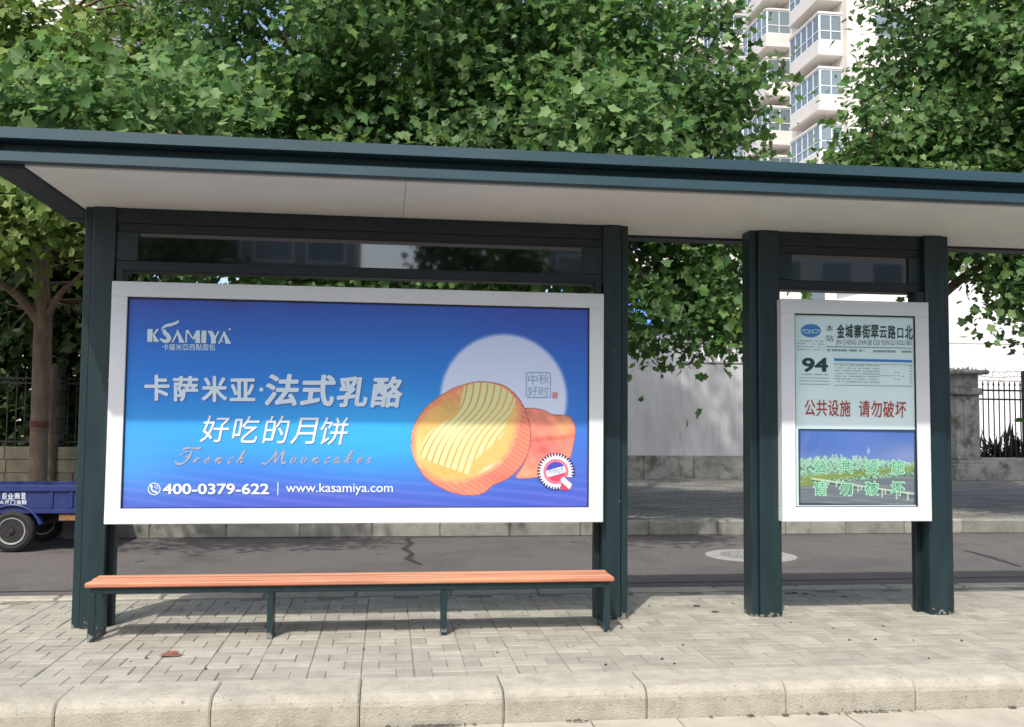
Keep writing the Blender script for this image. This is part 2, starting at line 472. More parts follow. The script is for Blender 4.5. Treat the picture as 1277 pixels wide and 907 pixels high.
# stray grit on the pavers
mb = MB()
for k in range(46):
    x, y = (random.uniform(-2.2, 5.2), random.uniform(5.9, 8.4)); r_ = random.uniform(.004, .013)
    mb.add([(x - r_, y - r_ * .6, .001), (x + r_, y - r_ * .5, .001), (x + r_ * .7, y + r_, .001), (x - r_ * .8, y + r_ * .7, .001), (x, y, .001 + r_)], [(0, 1, 4), (1, 2, 4), (2, 3, 4), (3, 0, 4)])
for x, y in ((3.55, 8.25), (3.62, 8.27), (3.7, 8.22), (3.98, 8.05), (2.55, 7.75), (2.62, 7.5)):
    mb.add([(x - .03, y - .01, .003), (x + .012, y - .02, .004), (x + .045, y + .006, .007), (x - .006, y + .012, .010), (x - .02, y + .02, .004)], [(0, 1, 3), (1, 2, 3), (0, 3, 4)])
tag(mb.build("grit", mat("dark_litter", (0.045, 0.04, 0.035), rough=1.0)), kind="stuff")

# back kerb of the platform and far kerb
def kerb_row(name, y0, y1, z0, z1, length, xa, xb, m, bed_top, jitter):
    bed = MB(); bed.box(-60, 60, y0 + 0.02, y1 - 0.003, -0.23, bed_top); par = structure(name, bed, JOINT)
    x = xa
    while x < xb:
        l = length * random.uniform(0.93, 1.07); mb = MB()
        dz = random.uniform(-jitter, jitter); dy = random.uniform(-jitter, jitter)
        mb.box(x + 0.006, x + l - 0.006, y0 + dy, y1 - 0.004 + 0.4 * dy, z0, z1 + dz, 0.018, random.uniform(0.85, 1.12))
        mb.build("kerb_stone", m, par); x += l
    return par


kerb_row("platform_back_kerb", 8.48, 8.66, -0.2, 0.004, 0.8, -5, 10, KERB, -0.03, 0.002)
kerb_row("far_kerb", 13.7, 14.0, -0.2, 0.08, 0.98, -8, 15, KERBFAR, 0.03, 0.010)

# silt and litter along the foot of the far kerb
mb = MB(); x = -6.0; pts = []
while x < 12:
    pts.append((x, 13.70 - max(.02, .16 * (0.5 + 0.5 * math.sin(x * 1.7) * math.sin(x * .63 + 1)) + random.uniform(-.03, .03)) * (1.0 if x < 3.4 else .35))); x += random.uniform(.08, .2)
vs = []
for x, y in pts: vs += [(x, 13.705, -.112), (x, y, -.1165)]
mb.add(vs, [(2 * i, 2 * i + 1, 2 * i + 3, 2 * i + 2) for i in range(len(pts) - 1)])
tag(mb.build("road_silt", mat("dark_silt", (0.052, 0.046, 0.042), rough=1.0, var=0.4, scale=9, bump=.5, bscale=60)), kind="structure")

# road marks: crack, streak, seam (thin tar sheets)
def ribbon(name, pts, w, z, m):
    mb = MB(); n = len(pts); vs = []
    for i, (x, y) in enumerate(pts):
        a = pts[max(i - 1, 0)]; b = pts[min(i + 1, n - 1)]
        dx, dy = b[0] - a[0], b[1] - a[1]; l = math.hypot(dx, dy); ww = w[i] if hasattr(w, '__len__') else w
        vs += [(x - dy / l * ww, y + dx / l * ww, z), (x + dy / l * ww, y - dx / l * ww, z)]
    mb.add(vs, [(2 * i, 2 * i + 1, 2 * i + 3, 2 * i + 2) for i in range(n - 1)])
    return tag(mb.build(name, m), kind="structure")


ribbon("road_crack", [(0.36, 13.66), (0.30, 13.3), (0.36, 12.9), (0.25, 12.4), (0.34, 11.9), (0.27, 11.5), (0.36, 11.2), (0.42, 11.0)],
       [.025, .04, .03, .045, .03, .045, .035, .02], -0.116, TAR)
ribbon("road_seam", [(-12, 9.52), (2.4, 9.62), (6.9, 9.70), (14, 9.78)], 0.018, -0.116, TAR)
ribbon("road_streak", [(7.5, 11.8), (7.45, 11.2), (7.3, 10.4)], [.03, .05, .03], -0.116, TAR)

# manhole
mh = thing("manhole", "round pale manhole cover set in a concrete ring in the side road", "manhole", (4.48, 11.5, -0.12))
def local(mb_fn, par, name, m, smooth=False):
    mb = MB(); mb_fn(mb); return mb.build(name, m, par, smooth)
a = [(r * 1.0, z) for r, z in ((0.56, -0.01), (0.55, 0.006), (0.385, 0.010))]
local(lambda b: b.lathe_z(0, 0, a, 40), mh, "concrete_ring", MANHOLE_C)
local(lambda b: b.lathe_z(0, 0, [(0.375, 0.0), (0.375, 0.013), (0.34, 0.015), (0.335, 0.012), (0.30, 0.012), (0.295, 0.016), (0.02, 0.016)], 40), mh, "iron_cover", MANHOLE_I)
def studs(b):
    for rr, n in ((0.25, 22), (0.19, 16), (0.13, 11), (0.07, 6)):
        for k in range(n):
            t = 2 * math.pi * k / n; x, y = rr * math.cos(t), rr * math.sin(t)
            b.box(x - .016, x + .016, y - .016, y + .016, 0.014, 0.024)
local(studs, mh, "raised_studs", MANHOLE_C)["kind"] = "stuff"

# a flattened dry leaf on the paving
lf = MB()
for k in range(9):
    t = k * 0.7; x, y = -1.336 + 0.07 * math.cos(t) * (k / 9), 6.45 + 0.05 * math.sin(t)
    lf.add([(x - .035, y - .01, .006), (x, y - .022, .009), (x + .04, y + .005, .006), (x + .004, y + .024, .011)], [(0, 1, 2, 3)])
tag(lf.build("dry_leaf", mat("dry_leaf_brown", (0.22, 0.085, 0.05), rough=0.9, var=0.4, scale=40)),
    "flattened reddish brown dry leaf on the paving in front of the bench", "leaf")

# ------------------------------------------------------------------ bus shelter
sh = thing("bus_shelter", "dark green steel bus shelter with flat roof over both display boards", "bus shelter", (0, 7.3, 0))
def part(mb, name, m, par, smooth=False):
    """build in world coordinates, then store relative to the thing's base"""
    loc = par.location if par.parent is None else par.parent.location
    mb.v = [(x - loc.x, y - loc.y, z - loc.z) for x, y, z in mb.v]
    return mb.build(name, m, par, smooth)


XL, XR = -2.46, 9.4
mb = MB()
mb.prism_x([(6.115, 3.268), (6.112, 3.200), (6.25, 3.196), (6.25, 3.150), (6.165, 3.134), (6.125, 3.118), (6.122, 3.062), (6.195, 3.058),
            (6.195, 3.075), (6.30, 3.14), (6.30, 3.262)][::-1], XL, XR)
part(mb, "front_fascia", ROOFPAINT, sh)
mb = MB(); mb.prism_x([(6.303, 3.262), (7.76, 3.225), (7.76, 3.07), (6.303, 3.07)][::-1], XL + 0.02, XR); part(mb, "roof_deck", GREEN_D, sh)
mb = MB(); mb.prism_x([(7.765, 3.24), (7.82, 3.24), (7.82, 3.025), (7.66, 3.025), (7.66, 3.045), (7.765, 3.05)][::-1], XL, XR); part(mb, "rear_fascia", GREEN_D, sh)
mb = MB(); mb.box(XL, -2.245, 6.20, 7.655, 3.028, 3.066, 0.004); mb.box(XL - 0.012, XL + 0.016, 6.16, 7.815, 3.04, 3.27, 0.003)
part(mb, "end_fascia", GREEN_D, sh)
seams = [-2.242, 0.10, 2.55, 5.0, 7.4, XR - 0.01]
for a, b in zip(seams[:-1], seams[1:]):
    mb = MB(); mb.box(a + 0.0015, b - 0.0015, 6.198, 7.657, 3.045, 3.068, 0.001); part(mb, "soffit_panel", SOFFIT, sh)


def post(x0, x1, strip, y0=7.28, y1=7.49):
    """channel-edged upright: main tube, narrower side strip set back with a groove, and foot plate"""
    mb = MB()
    g_, sw = 0.007, 0.055
    if strip == 'l':
        mb.box(x0, x0 + sw, y0 + 0.03, y1 - 0.02, 0.0, 3.043, 0.004); a0, a1 = x0 + sw + g_, x1
    else:
        mb.box(x1 - sw, x1, y0 + 0.03, y1 - 0.02, 0.0, 3.043, 0.004); a0, a1 = x0, x1 - sw - g_
    mb.box(a0, a1, y0, y1, 0.0, 3.044, 0.006)
    mb.box(x0 + 0.02, x1 - 0.02, y0 + 0.04, y1 - 0.03, 0.0, 3.04)
    p = part(mb, "post", GREEN, sh)
    m2 = MB(); m2.box(x0 + 0.03, x1 - 0.03, y0 + 0.003, y0 + 0.02, 0.001, 0.004)
    return p


post(-2.207, -1.985, 'l'); post(1.655, 1.860, 'r'); post(2.850, 3.083, 'l', 7.27); post(4.312, 4.530, 'r', 7.245, 7.46)
for (xa, xb, gx0, gx1, yy) in ((-1.985, 1.655, -1.83, 1.495, 7.30), (3.083, 4.312, 3.205, 4.205, 7.30)):
    mb = MB()
    mb.box(xa, xb, yy, yy + 0.15, 2.935, 3.043, 0.004)
    mb.box(xa + .002, xb - .002, yy + 0.012, yy + 0.15, 2.868, 2.9345, 0.003)
    part(mb, "top_rail", GREEN_D, sh)
    mb = MB(); mb.box(xa, xb, yy, yy + 0.15, 2.578, 2.655, 0.005); part(mb, "bottom_rail", GREEN_D, sh)
    for x0, x1 in ((xa, gx0), (gx1, xb)):
        mb = MB(); mb.box(x0 + .001, x1, yy + 0.004, yy + 0.15, 2.656, 2.867, 0.003); part(mb, "end_panel", GREEN, sh)
    mb = MB(); mb.box(gx0 + .001, gx1 - .001, yy + 0.03, yy + 0.05, 2.656, 2.867); part(mb, "glass_panel", GLASSD, sh)
    for x in (xa + 0.001, xb - 0.046):      # slim inner uprights that carry the board
        mb = MB(); mb.box(x, x + 0.045, 7.37, 7.44, 0.0, 2.577, 0.003); part(mb, "inner_upright", GREEN_D, sh)

# ------------------------------------------------------------------ bench
bn = thing("bench", "long backless bench with salmon timber slats in front of the blue advertising board", "bench", (-0.17, 7.0, 0))
for i, y in enumerate((6.833, 6.918, 7.003, 7.088)):
    mb = MB(); mb.box(-1.985 + random.uniform(-.004, .004), 1.645 + random.uniform(-.004, .004), y, y + 0.073, 0.362, 0.397 + random.uniform(-.003, .001), 0.008)
    part(mb, "slat", (WOOD, WOOD2)[i % 2], bn)
mb = MB(); mb.box(-1.96, 1.615, 6.855, 6.895, 0.318, 0.361, 0.004); part(mb, "front_rail", GREEN, bn)
mb = MB(); mb.box(-1.96, 1.615, 7.12, 7.16, 0.318, 0.361, 0.004); part(mb, "rear_rail", GREEN, bn)
for x in (-1.965, 1.575):
    mb = MB(); mb.box(x, x + 0.042, 6.855, 6.895, 0.0, 0.3175, 0.003); mb.box(x, x + 0.042, 7.125, 7.16, 0.0, 0.3175, 0.003)
    mb.box(x + .002, x + 0.040, 6.8955, 7.1245, 0.012, 0.050, 0.003); part(mb, "end_leg_frame", GREEN, bn)
for x in (-0.792, 0.405):
    mb = MB(); mb.box(x, x + 0.040, 6.86, 7.02, 0.0, 0.3175, 0.003); part(mb, "leg", GREEN, bn)
    mb = MB(); mb.box(x + .003, x + 0.037, 7.021, 7.119, 0.28, 0.317, 0.002); part(mb, "leg_brace", GREEN, bn)

# ------------------------------------------------------------------ boards
YF = 7.19            # front of the white frames


def frame(par, x0, x1, z0, z1, w, m):
    mb = MB()
    fy0, fy1 = YF, YF + 0.115
    mb.box(x0, x1, fy0, fy1, z1 - w, z1, 0.004); mb.box(x0, x1, fy0, fy1, z0, z0 + w, 0.004)
    mb.box(x0 + .0005, x0 + w, fy0 + .0005, fy1, z0 + w, z1 - w, 0.003); mb.box(x1 - w, x1 - .0005, fy0 + .0005, fy1, z0 + w, z1 - w, 0.003)
    part(mb, "frame", m, par)
    mb = MB()            # dark rubber seal round the print
    s_ = 0.011; yy0, yy1 = YF + 0.012, YF + 0.03
    mb.box(x0 + w, x1 - w, yy0, yy1, z1 - w - s_, z1 - w - .0005); mb.box(x0 + w, x1 - w, yy0, yy1, z0 + w + .0005, z0 + w + 0.006)
    mb.box(x0 + w + .0005, x0 + w + .007, yy0 + .001, yy1, z0 + w + .007, z1 - w - s_); mb.box(x1 - w - .009, x1 - w - .0005, yy0 + .001, yy1, z0 + w + .007, z1 - w - s_)
    part(mb, "seal", GREEN_D, par)
    mb = MB(); mb.box(x0 + 0.02, x1 - 0.02, fy1 + .001, fy1 + 0.02, z0 + 0.02, z1 - 0.02); part(mb, "back_panel", GREEN_D, par)


YP = YF + 0.024      # plane of the prints


def grid_print(name, par, x0, x1, z0, z1, nx, ny, fn, m, Y=None, keep=None, fade=(0.88, 26.0)):
    """printed sheet: every vertex carries its own ink colour (fn takes photo-pixel style coordinates, returns sRGB)"""
    Y = YP if Y is None else Y
    X, Z = np.meshgrid(np.linspace(x0, x1, nx), np.linspace(z0, z1, ny))
    P3 = np.stack([X, np.full_like(X, Y), Z], -1)
    u, v = px_plane(X, Z)
    c = fn(u, v)
    c = lin(np.clip(c, 0, 255) * fade[0] + fade[1])
    loc = par.location
    V = (P3 - np.array(loc)).reshape(-1, 3)
    ii = (np.arange(ny - 1)[:, None] * nx + np.arange(nx - 1)[None, :]).ravel()
    fq = np.stack([ii, ii + 1, ii + nx + 1, ii + nx], 1)
    if keep is not None:
        uc = u.ravel()[fq].mean(1); vc = v.ravel()[fq].mean(1); fq = fq[keep(uc, vc)]
    me = bpy.data.meshes.new(name)
    me.vertices.add(len(V)); me.vertices.foreach_set("co", V.ravel().astype(np.float32))
    me.loops.add(fq.size); me.loops.foreach_set("vertex_index", fq.ravel().astype(np.int32))
    me.polygons.add(len(fq)); me.polygons.foreach_set("loop_start", np.arange(0, fq.size, 4, dtype=np.int32))
    me.update(calc_edges=True)
    a = me.attributes.new("ink", 'FLOAT_COLOR', 'POINT')
    a.data.foreach_set("color", np.concatenate([c.reshape(-1, 3), np.ones((len(V), 1))], 1).ravel().astype(np.float32))
    me.materials.append(m)
    return link(name, me, par)


def px_plane(X, Z):
    q = np.stack([X, np.full_like(X, YP), Z - CAM_H], -1)
    w = q @ fwd
    return W_PX / 2 + F_PX * (q @ RT) / w, H_PX / 2 - F_PX * (q @ UP) / w


def text_mesh(body, rect, name, m, par, Y, bold=0.0, shear=0.0):
    """flat lettering fitted to the photo-pixel rectangle (xl, ytop, xr, ybottom) on the print plane; heavier weights are several pulls of the
    same outline, each a hair's breadth apart"""
    c = bpy.data.curves.new("lettering", 'FONT'); c.body = body; c.resolution_u = 4
    c.offset = bold if bold < 0.008 else 0.0
    o = bpy.data.objects.new("lettering", c); COL.objects.link(o)
    dg = bpy.context.evaluated_depsgraph_get()
    me = bpy.data.meshes.new_from_object(o.evaluated_get(dg))
    bpy.data.objects.remove(o); bpy.data.curves.remove(c)
    n = len(me.vertices)
    v = np.empty(n * 3, np.float32); me.vertices.foreach_get("co", v); v = v.reshape(-1, 3).astype(float)
    v[:, 0] += shear * v[:, 1]
    fs = [tuple(p.vertices) for p in me.polygons]; bpy.data.meshes.remove(me)
    off = [(0.0, 0.0)]
    if bold >= 0.008:
        k = 10; off += [(bold * math.cos(2 * math.pi * i / k), bold * math.sin(2 * math.pi * i / k)) for i in range(k)]
    V = np.concatenate([v[:, :2] + np.array(q) for q in off]); lo, hi = V.min(0), V.max(0); t = (V - lo) / (hi - lo)
    xl, yt, xr, yb = rect[:4]
    sk = rect[4] if len(rect) > 4 else 0.0          # the line of text falls by sk pixels to the right
    cs = [at(xl, yb, Y), at(xr, yb + sk, Y), at(xl, yt, Y), at(xr, yt + sk, Y)]
    p = ((1 - t[:, :1]) * (1 - t[:, 1:]) * cs[0] + t[:, :1] * (1 - t[:, 1:]) * cs[1] + (1 - t[:, :1]) * t[:, 1:] * cs[2] + t[:, :1] * t[:, 1:] * cs[3])
    p[:, 1] = Y - 0.00005 * np.repeat(np.arange(len(off)), n)
    p -= np.array(par.location)
    out = bpy.data.meshes.new(name); out.from_pydata(p.tolist(), [], [tuple(i + q * n for i in f) for q in range(len(off)) for f in fs]); out.materials.append(m); out.update()
    return link(name, out, par)


def poly_mesh(name, polys, m, par, Y):
    """flat printed shapes from photo-pixel outlines"""
    mb = MB()
    for q, pl in enumerate(polys):
        mb.add([at(x, y, Y) - np.array([0, 0.00004 * (q % 24), 0]) for x, y in pl], [tuple(range(len(pl)))])
    return part(mb, name, m, par)


def stroke_polys(pts, w, jl=6):
    """a pen stroke in pixels -> quads and round ends"""
    out = []; pts = [np.array(p, float) for p in pts]
    for a, b in zip(pts[:-1], pts[1:]):
        d = b - a; l = np.hypot(*d)
        if l < 1e-6: continue
        n = np.array([-d[1], d[0]]) / l * w / 2; out.append([a + n, b + n, b - n, a - n])
    for p in pts:
        out.append([p + w / 2 * np.array([math.cos(t), math.sin(t)]) for t in np.linspace(0, 2 * math.pi, jl + 1)[:-1]])
    return out


def curve(pts, n=8):
    """Catmull-Rom through the points"""
    p = [np.array(q, float) for q in pts]; p = [2 * p[0] - p[1]] + p + [2 * p[-1] - p[-2]]; out = []
    for i in range(1, len(p) - 2):
        for t in np.linspace(0, 1, n, endpoint=False):
            out.append(0.5 * ((2 * p[i]) + (-p[i - 1] + p[i + 1]) * t + (2 * p[i - 1] - 5 * p[i] + 4 * p[i + 1] - p[i + 2]) * t * t + (-p[i - 1] + 3 * p[i] - 3 * p[i + 1] + p[i + 2]) * t ** 3))
    return out + [p[-2]]


def ell(cx, cy, rx, ry, n=40, a0=0.0, a1=2 * math.pi):
    return [(cx + rx * math.cos(t), cy + ry * math.sin(t)) for t in np.linspace(a0, a1, n, endpoint=False)]


def sst(a, b, x): t = np.clip((x - a) / (b - a), 0, 1); return t * t * (3 - 2 * t)


def mixc(c, col, w): return c * (1 - w[..., None]) + np.array(col, float) * w[..., None]


def inside(poly, u, v):
    r = np.zeros(u.shape, bool); n = len(poly)
    for i in range(n):
        x1, y1 = poly[i]; x2, y2 = poly[(i + 1) % n]
        if y1 == y2: continue
        c = ((y1 > v) != (y2 > v)) & (u < (x2 - x1) * (v - y1) / (y2 - y1) + x1); r ^= c
    return r


def pdist(poly, u, v):
    d = np.full(u.shape, 1e9); n = len(poly)
    for i in range(n):
        a = np.array(poly[i]); b = np.array(poly[(i + 1) % n]); e = b - a; l2 = max(e @ e, 1e-9)
        t = np.clip(((u - a[0]) * e[0] + (v - a[1]) * e[1]) / l2, 0, 1)
        d = np.minimum(d, np.hypot(u - a[0] - t * e[0], v - a[1] - t * e[1]))
    return d


Z5 = lambda pts: [(505 + x / 5.668, 465 + y / 5.668) for x, y in pts]
CAKE = curve(Z5([(40, 520), (60, 380), (150, 240), (300, 130), (420, 80), (540, 60), (690, 85), (780, 150), (845, 245), (885, 370), (890, 490),
                 (860, 600), (800, 690), (720, 755), (620, 800), (570, 845), (500, 868), (400, 865), (280, 830), (150, 750), (75, 640), (40, 520)]), 5)
FACE = curve(Z5([(42, 520), (62, 385), (152, 245), (300, 135), (420, 85), (540, 66), (680, 95), (770, 165), (825, 250), (815, 350), (790, 460),
                 (750, 560), (680, 650), (590, 710), (480, 760), (370, 785), (260, 775), (150, 715), (75, 630), (42, 520)]), 5)
CREAMP = curve(Z5([(430 + (x_ - 450) * 1.12 + 8, 385 + (y_ - 385) * 1.06) for x_, y_ in [(425, 105), (560, 70), (650, 95), (740, 160), (765, 215), (720, 330), (690, 420), (650, 480), (560, 560), (500, 620), (470, 700), (400, 690),
                   (300, 650), (220, 620), (150, 575), (180, 450), (240, 385), (330, 330), (385, 290), (405, 210), (425, 105)]]), 5)
CAKE2 = curve(Z5([(840, 250), (900, 248), (980, 262), (1050, 295), (1130, 300), (1180, 325), (1208, 400), (1195, 500), (1170, 600), (1080, 700), (960, 735), (880, 748),
                  (780, 740), (840, 640), (880, 500), (870, 370), (840, 250)]), 4)
nrng = np.random.default_rng(5)
_ph = nrng.uniform(0, 6.28, (12, 3)); _fr = nrng.uniform(0.02, 0.16, (12, 2)) * np.where(nrng.random((12, 2)) < .5, -1, 1)


def wob(u, v, k=1.0):
    s = np.zeros(u.shape)
    for i in range(12): s += np.sin(u * _fr[i, 0] * k + v * _fr[i, 1] * k + _ph[i, 0])
    return s / 4.5


def ad_ink(u, v):
    c = np.zeros(u.shape + (3,))
    ys_ = [366, 385, 440, 500, 535, 565, 600, 640]
    cols = np.array([(62, 70, 170), (44, 86, 190), (32, 112, 216), (34, 130, 228), (40, 144, 234), (46, 132, 224), (52, 104, 208), (62, 78, 184)], float)
    for k in range(3): c[..., k] = np.interp(v, ys_, cols[:, k])
    ray = np.exp(-(((u - 430) / 230) ** 2 + ((v - 540) / 34) ** 2)); c = mixc(c, (46, 172, 255), 0.85 * ray)
    ray = np.exp(-(((u - 470) / 80) ** 2 + ((v - 535) / 55) ** 2)); c = mixc(c, (44, 178, 255), 0.55 * ray)
    c = mixc(c, (62, 160, 225), 0.65 * np.exp(-(((u - 160) / 60) ** 2 + ((v - 575) / 50) ** 2)))
    c = mixc(c, (54, 78, 188), 0.66 * sst(540, 660, u) * (0.55 + 0.45 * sst(470, 370, v)))
    c = mixc(c, (64, 92, 200), 0.6 * sst(640, 735, u) * sst(480, 600, v))
    c = mixc(c, (72, 70, 188), 0.5 * sst(585, 640, v) * (0.6 + 0.4 * np.sin(u * 0.019)))
    st = np.sin((v - 0.10 * u) * 0.55 + 1.5 * np.sin(u * 0.012)) * np.exp(-((v - 612) / 26) ** 2)
    c = mixc(c, (150, 150, 225), 0.20 * np.clip(st, 0, 1))
    c = mixc(c, (58, 40, 100), 0.30 * np.clip(wob(u, v, 0.7), 0, 1) * sst(400, 368, v))
    d = np.hypot((u - 628) / 80, (v - 497) / 81)
    mo = sst(1.03, 0.94, d)
    moon = np.stack([np.interp(v, [415, 500, 560], [204, 212, 214]), np.interp(v, [415, 500, 560], [220, 228, 230]), np.interp(v, [415, 500, 560], [254, 255, 252])], -1)
    c = c * (1 - mo[..., None]) + moon * mo[..., None]
    i2 = inside(CAKE2, u, v); d2 = pdist(CAKE2, u, v)
    k2 = np.zeros_like(c) + np.array([236, 136, 114.])
    k2 = mixc(k2, (238, 168, 112), np.exp(-(((u - 703) / 14) ** 2 + ((v - 533) / 12) ** 2)))
    k2 = mixc(k2, (240, 92, 96), 0.8 * np.exp(-(((u - 678) / 18) ** 2 + ((v - 560) / 12) ** 2)))
    k2 = mixc(k2, (205, 88, 70), 0.6 * np.exp(-((v - 548 + 0.1 * (u - 680)) / 3.0) ** 2))
    k2 = mixc(k2, (236, 160, 110), 0.6 * sst(575, 592, v))
    k2 = k2 * (1 + 0.07 * wob(u, v, 3.0))[..., None]
    k2 = mixc(k2, (120, 45, 70), 0.75 * sst(1.6, 0.2, d2))
    c = np.where(i2[..., None], k2, c)
    ic = inside(CAKE, u, v); dc = pdist(CAKE, u, v)
    sd = np.zeros_like(c) + np.array([234, 134, 108.])
    ridge = np.sin((u * 0.55 - v * 0.85) * 1.15)
    sd = mixc(sd, (245, 150, 100), 0.45 * np.clip(ridge, 0, 1)); sd = mixc(sd, (190, 70, 66), 0.35 * np.clip(-ridge, 0, 1))
    sd = mixc(sd, (244, 96, 90), 0.5 * np.exp(-(((u - 625) / 24) ** 2 + ((v - 597) / 10) ** 2)))
    sd = mixc(sd, (130, 48, 60), 0.8 * sst(1.7, 0.2, dc))
    c = np.where(ic[..., None], sd, c)
    fi = inside(FACE, u, v); df = pdist(FACE, u, v)
    fc = np.zeros_like(c) + np.array([240, 190, 106.])
    fc = mixc(fc, (238, 146, 108), sst(9, 1.0, df))
    fc = mixc(fc, (232, 128, 92), 0.65 * np.exp(-(((u - 560) / 30) ** 2 + ((v - 497) / 14) ** 2)))
    fc = mixc(fc, (190, 178, 88), 0.55 * np.exp(-(((u - 563) / 12) ** 2 + ((v - 508) / 12) ** 2)))
    fc = mixc(fc, (246, 172, 84), 0.7 * np.exp(-(((u - 560) / 40) ** 2 + ((v - 588) / 9) ** 2)))
    fc = mixc(fc, (228, 226, 140), 0.7 * np.exp(-(((u - 523) / 4) ** 2 + ((v - 560) / 24) ** 2)))
    fc = mixc(fc, (244, 202, 120), 0.4 * np.clip(wob(u, v, 4.0), 0, 1))
    fc = mixc(fc, (247, 226, 200), 0.8 * np.exp(-((0.5 * (u - 608) + 0.86 * (v - 584)) / 2.2) ** 2 - ((0.86 * (u - 608) - 0.5 * (v - 584)) / 13) ** 2))
    ip = inside(CREAMP, u, v); dp = pdist(CREAMP, u, v)
    # piped ribbons sweep down from the upper right to the lower left in an S
    q = u + np.interp(v, [476, 490, 500, 509, 518, 527, 536, 545, 558, 571, 590], [0, 1.5, 4, 8, 15, 24, 32, 39, 46, 51, 57])
    rb = 0.5 + 0.5 * np.sin(q * 2 * math.pi / 8.6)
    pc = np.zeros_like(c) + np.array([232, 192, 104.])
    pc = mixc(pc, (222, 226, 162), sst(0.04, 0.30, rb))
    pc = mixc(pc, (186, 148, 78), 0.8 * sst(0.18, 0.0, rb)); pc = mixc(pc, (244, 188, 104), 0.5 * sst(0.35, 0.05, rb) * sst(606, 632, q))
    pc = mixc(pc, (224, 232, 172), 0.75 * np.exp(-(((u - 562) / 22) ** 2 + ((v - 540) / 15) ** 2)))
    fc = fc * (1 - (ip * sst(0, 3, dp))[..., None]) + pc * (ip * sst(0, 3, dp))[..., None]
    c = np.where(fi[..., None], fc, c)
    return c


ADINK = attr_mat("advert_print", "ink", rough=0.38, spec=0.35, bump=0.10)
ad = thing("advertising_board", "wide white framed board with blue mooncake advertisement behind the bench", "billboard", (-0.17, 7.25, 0.75))
AX0, AX1, AZ0, AZ1, AW = -1.975, 1.640, 0.748, 2.487, 0.110
frame(ad, AX0, AX1, AZ0, AZ1, AW, WHITE)
grid_print("poster", ad, AX0 + AW, AX1 - AW, AZ0 + AW, AZ1 - AW, 680, 310, ad_ink, ADINK)
for x0, x1 in ((AX0 + 0.012, AX0 + 0.055), (AX1 - 0.052, AX1 - 0.010)):
    mb = MB(); mb.box(x0, x1, 7.25, 7.365, AZ1 + .001, 2.577); part(mb, "bracket", GREEN_D, ad)
YT = YP - 0.003
SHADOWINK = mat("print_dark_blue", (0.05, 0.13, 0.40), rough=0.38)
IW2 = mat("print_pale_blue", (0.66, 0.80, 0.90), rough=0.38)
TAN = mat("print_tan", (0.40, 0.385, 0.40), rough=0.38)
YT2 = YP - 0.0018


def headline(body, rect, bold, shear=0.0, m=INKWHITE, sh_px=1.1):
    r2 = (rect[0] + sh_px, rect[1] + sh_px, rect[2] + sh_px, rect[3] + sh_px) + tuple(rect[4:])
    text_mesh(body, r2, "lettering_shadow", SHADOWINK, ad, YT2, bold * 1.1, shear)
    text_mesh(body, rect, "lettering", m, ad, YT, bold, shear)


for ch, rc in zip("卡萨米亚", ((180, 467.5, 211.5, 500), (215.5, 469, 247.5, 501), (251.5, 469, 283.5, 501.5), (286.5, 472, 318.5, 500.5))):
    headline(ch, rc, 0.028, 0.0, IW2)
poly_mesh("lettering", [ell(325.8, 486, 2.6, 2.6, 14)], IW2, ad, YT)
for ch, rc in zip("法式乳酪", ((330, 466.5, 373, 506.5), (374, 467.5, 419, 507), (420, 469.5, 458.5, 508), (462, 469.5, 502, 508.5))):
    headline(ch, rc, 0.030, 0.14, IW2)
for ch, rc in zip("好吃的月饼", ((249, 518.5, 287, 551.5), (289, 519, 324, 552.5), (327, 518.5, 362, 553), (361.5, 521, 398, 554), (399.5, 520.5, 435, 555))):
    headline(ch, rc, 0.004, 0.20, INKWHITE, 0.7)
headline("400-0379-622", (203, 603.2, 335.5, 616.6), 0.022, 0.0, INKWHITE, 0.8)
headline("www.kasamiya.com", (356.5, 602.6, 490, 617.6), 0.004, 0.0, INKWHITE, 0.6)
poly_mesh("lettering", stroke_polys([(346.7, 602), (346.4, 617.5)], 1.0), INKWHITE, ad, YT)
ph = stroke_polys([(p[0], p[1]) for p in ell(192.3, 610, 7.4, 7.3, 26)] + [ell(192.3, 610, 7.4, 7.3, 26)[0]], 1.1, 5)
ph += stroke_polys(curve([(188.6, 606.4), (188.8, 609.5), (191, 612.6), (194.4, 613.9)], 4), 2.0)
ph += stroke_polys([(188.2, 605.6), (189.6, 607.4)], 2.6) + stroke_polys([(193.2, 613.2), (195.2, 614.4)], 2.6)
ph += stroke_polys(curve([(192.6, 607.5), (194.5, 608.6), (195.2, 610.6)], 4), 0.8) + stroke_polys(curve([(192.8, 605.2), (196.2, 606.8), (197.3, 610.4)], 4), 0.8)
poly_mesh("telephone_emblem", ph, INKWHITE, ad, YT)

# deco capitals of the logo, with the sweeping S
Z1 = lambda pts: [(175 + x / 10.216, 395 + y / 10.22) for x, y in pts]
logo = [[(92, 158), (158, 158), (152, 322), (88, 322)], [(158, 232), (205, 158), (240, 158), (182, 232), (240, 322), (172, 322)],
        [(398, 328), (476, 166), (490, 190), (420, 328)], [(462, 178), (476, 166), (566, 334), (496, 334)],
        [(572, 332), (580, 172), (600, 180), (592, 332)], [(580, 172), (612, 172), (682, 290), (668, 290)], [(672, 262), (712, 176), (754, 174), (754, 200), (680, 300)],
        [(706, 200), (758, 174), (762, 338), (700, 338)], [(782, 178), (842, 178), (838, 338), (776, 338)],
        [(858, 180), (918, 184), (962, 262), (962, 344), (900, 344), (900, 270)], [(950, 262), (986, 186), (1008, 186), (962, 282)],
        [(988, 344), (1068, 182), (1084, 206), (1010, 344)], [(1056, 196), (1068, 182), (1158, 346), (1086, 346)], [(1030, 318), (1046, 296), (1062, 326)]]
logo = [Z1(p) for p in logo]
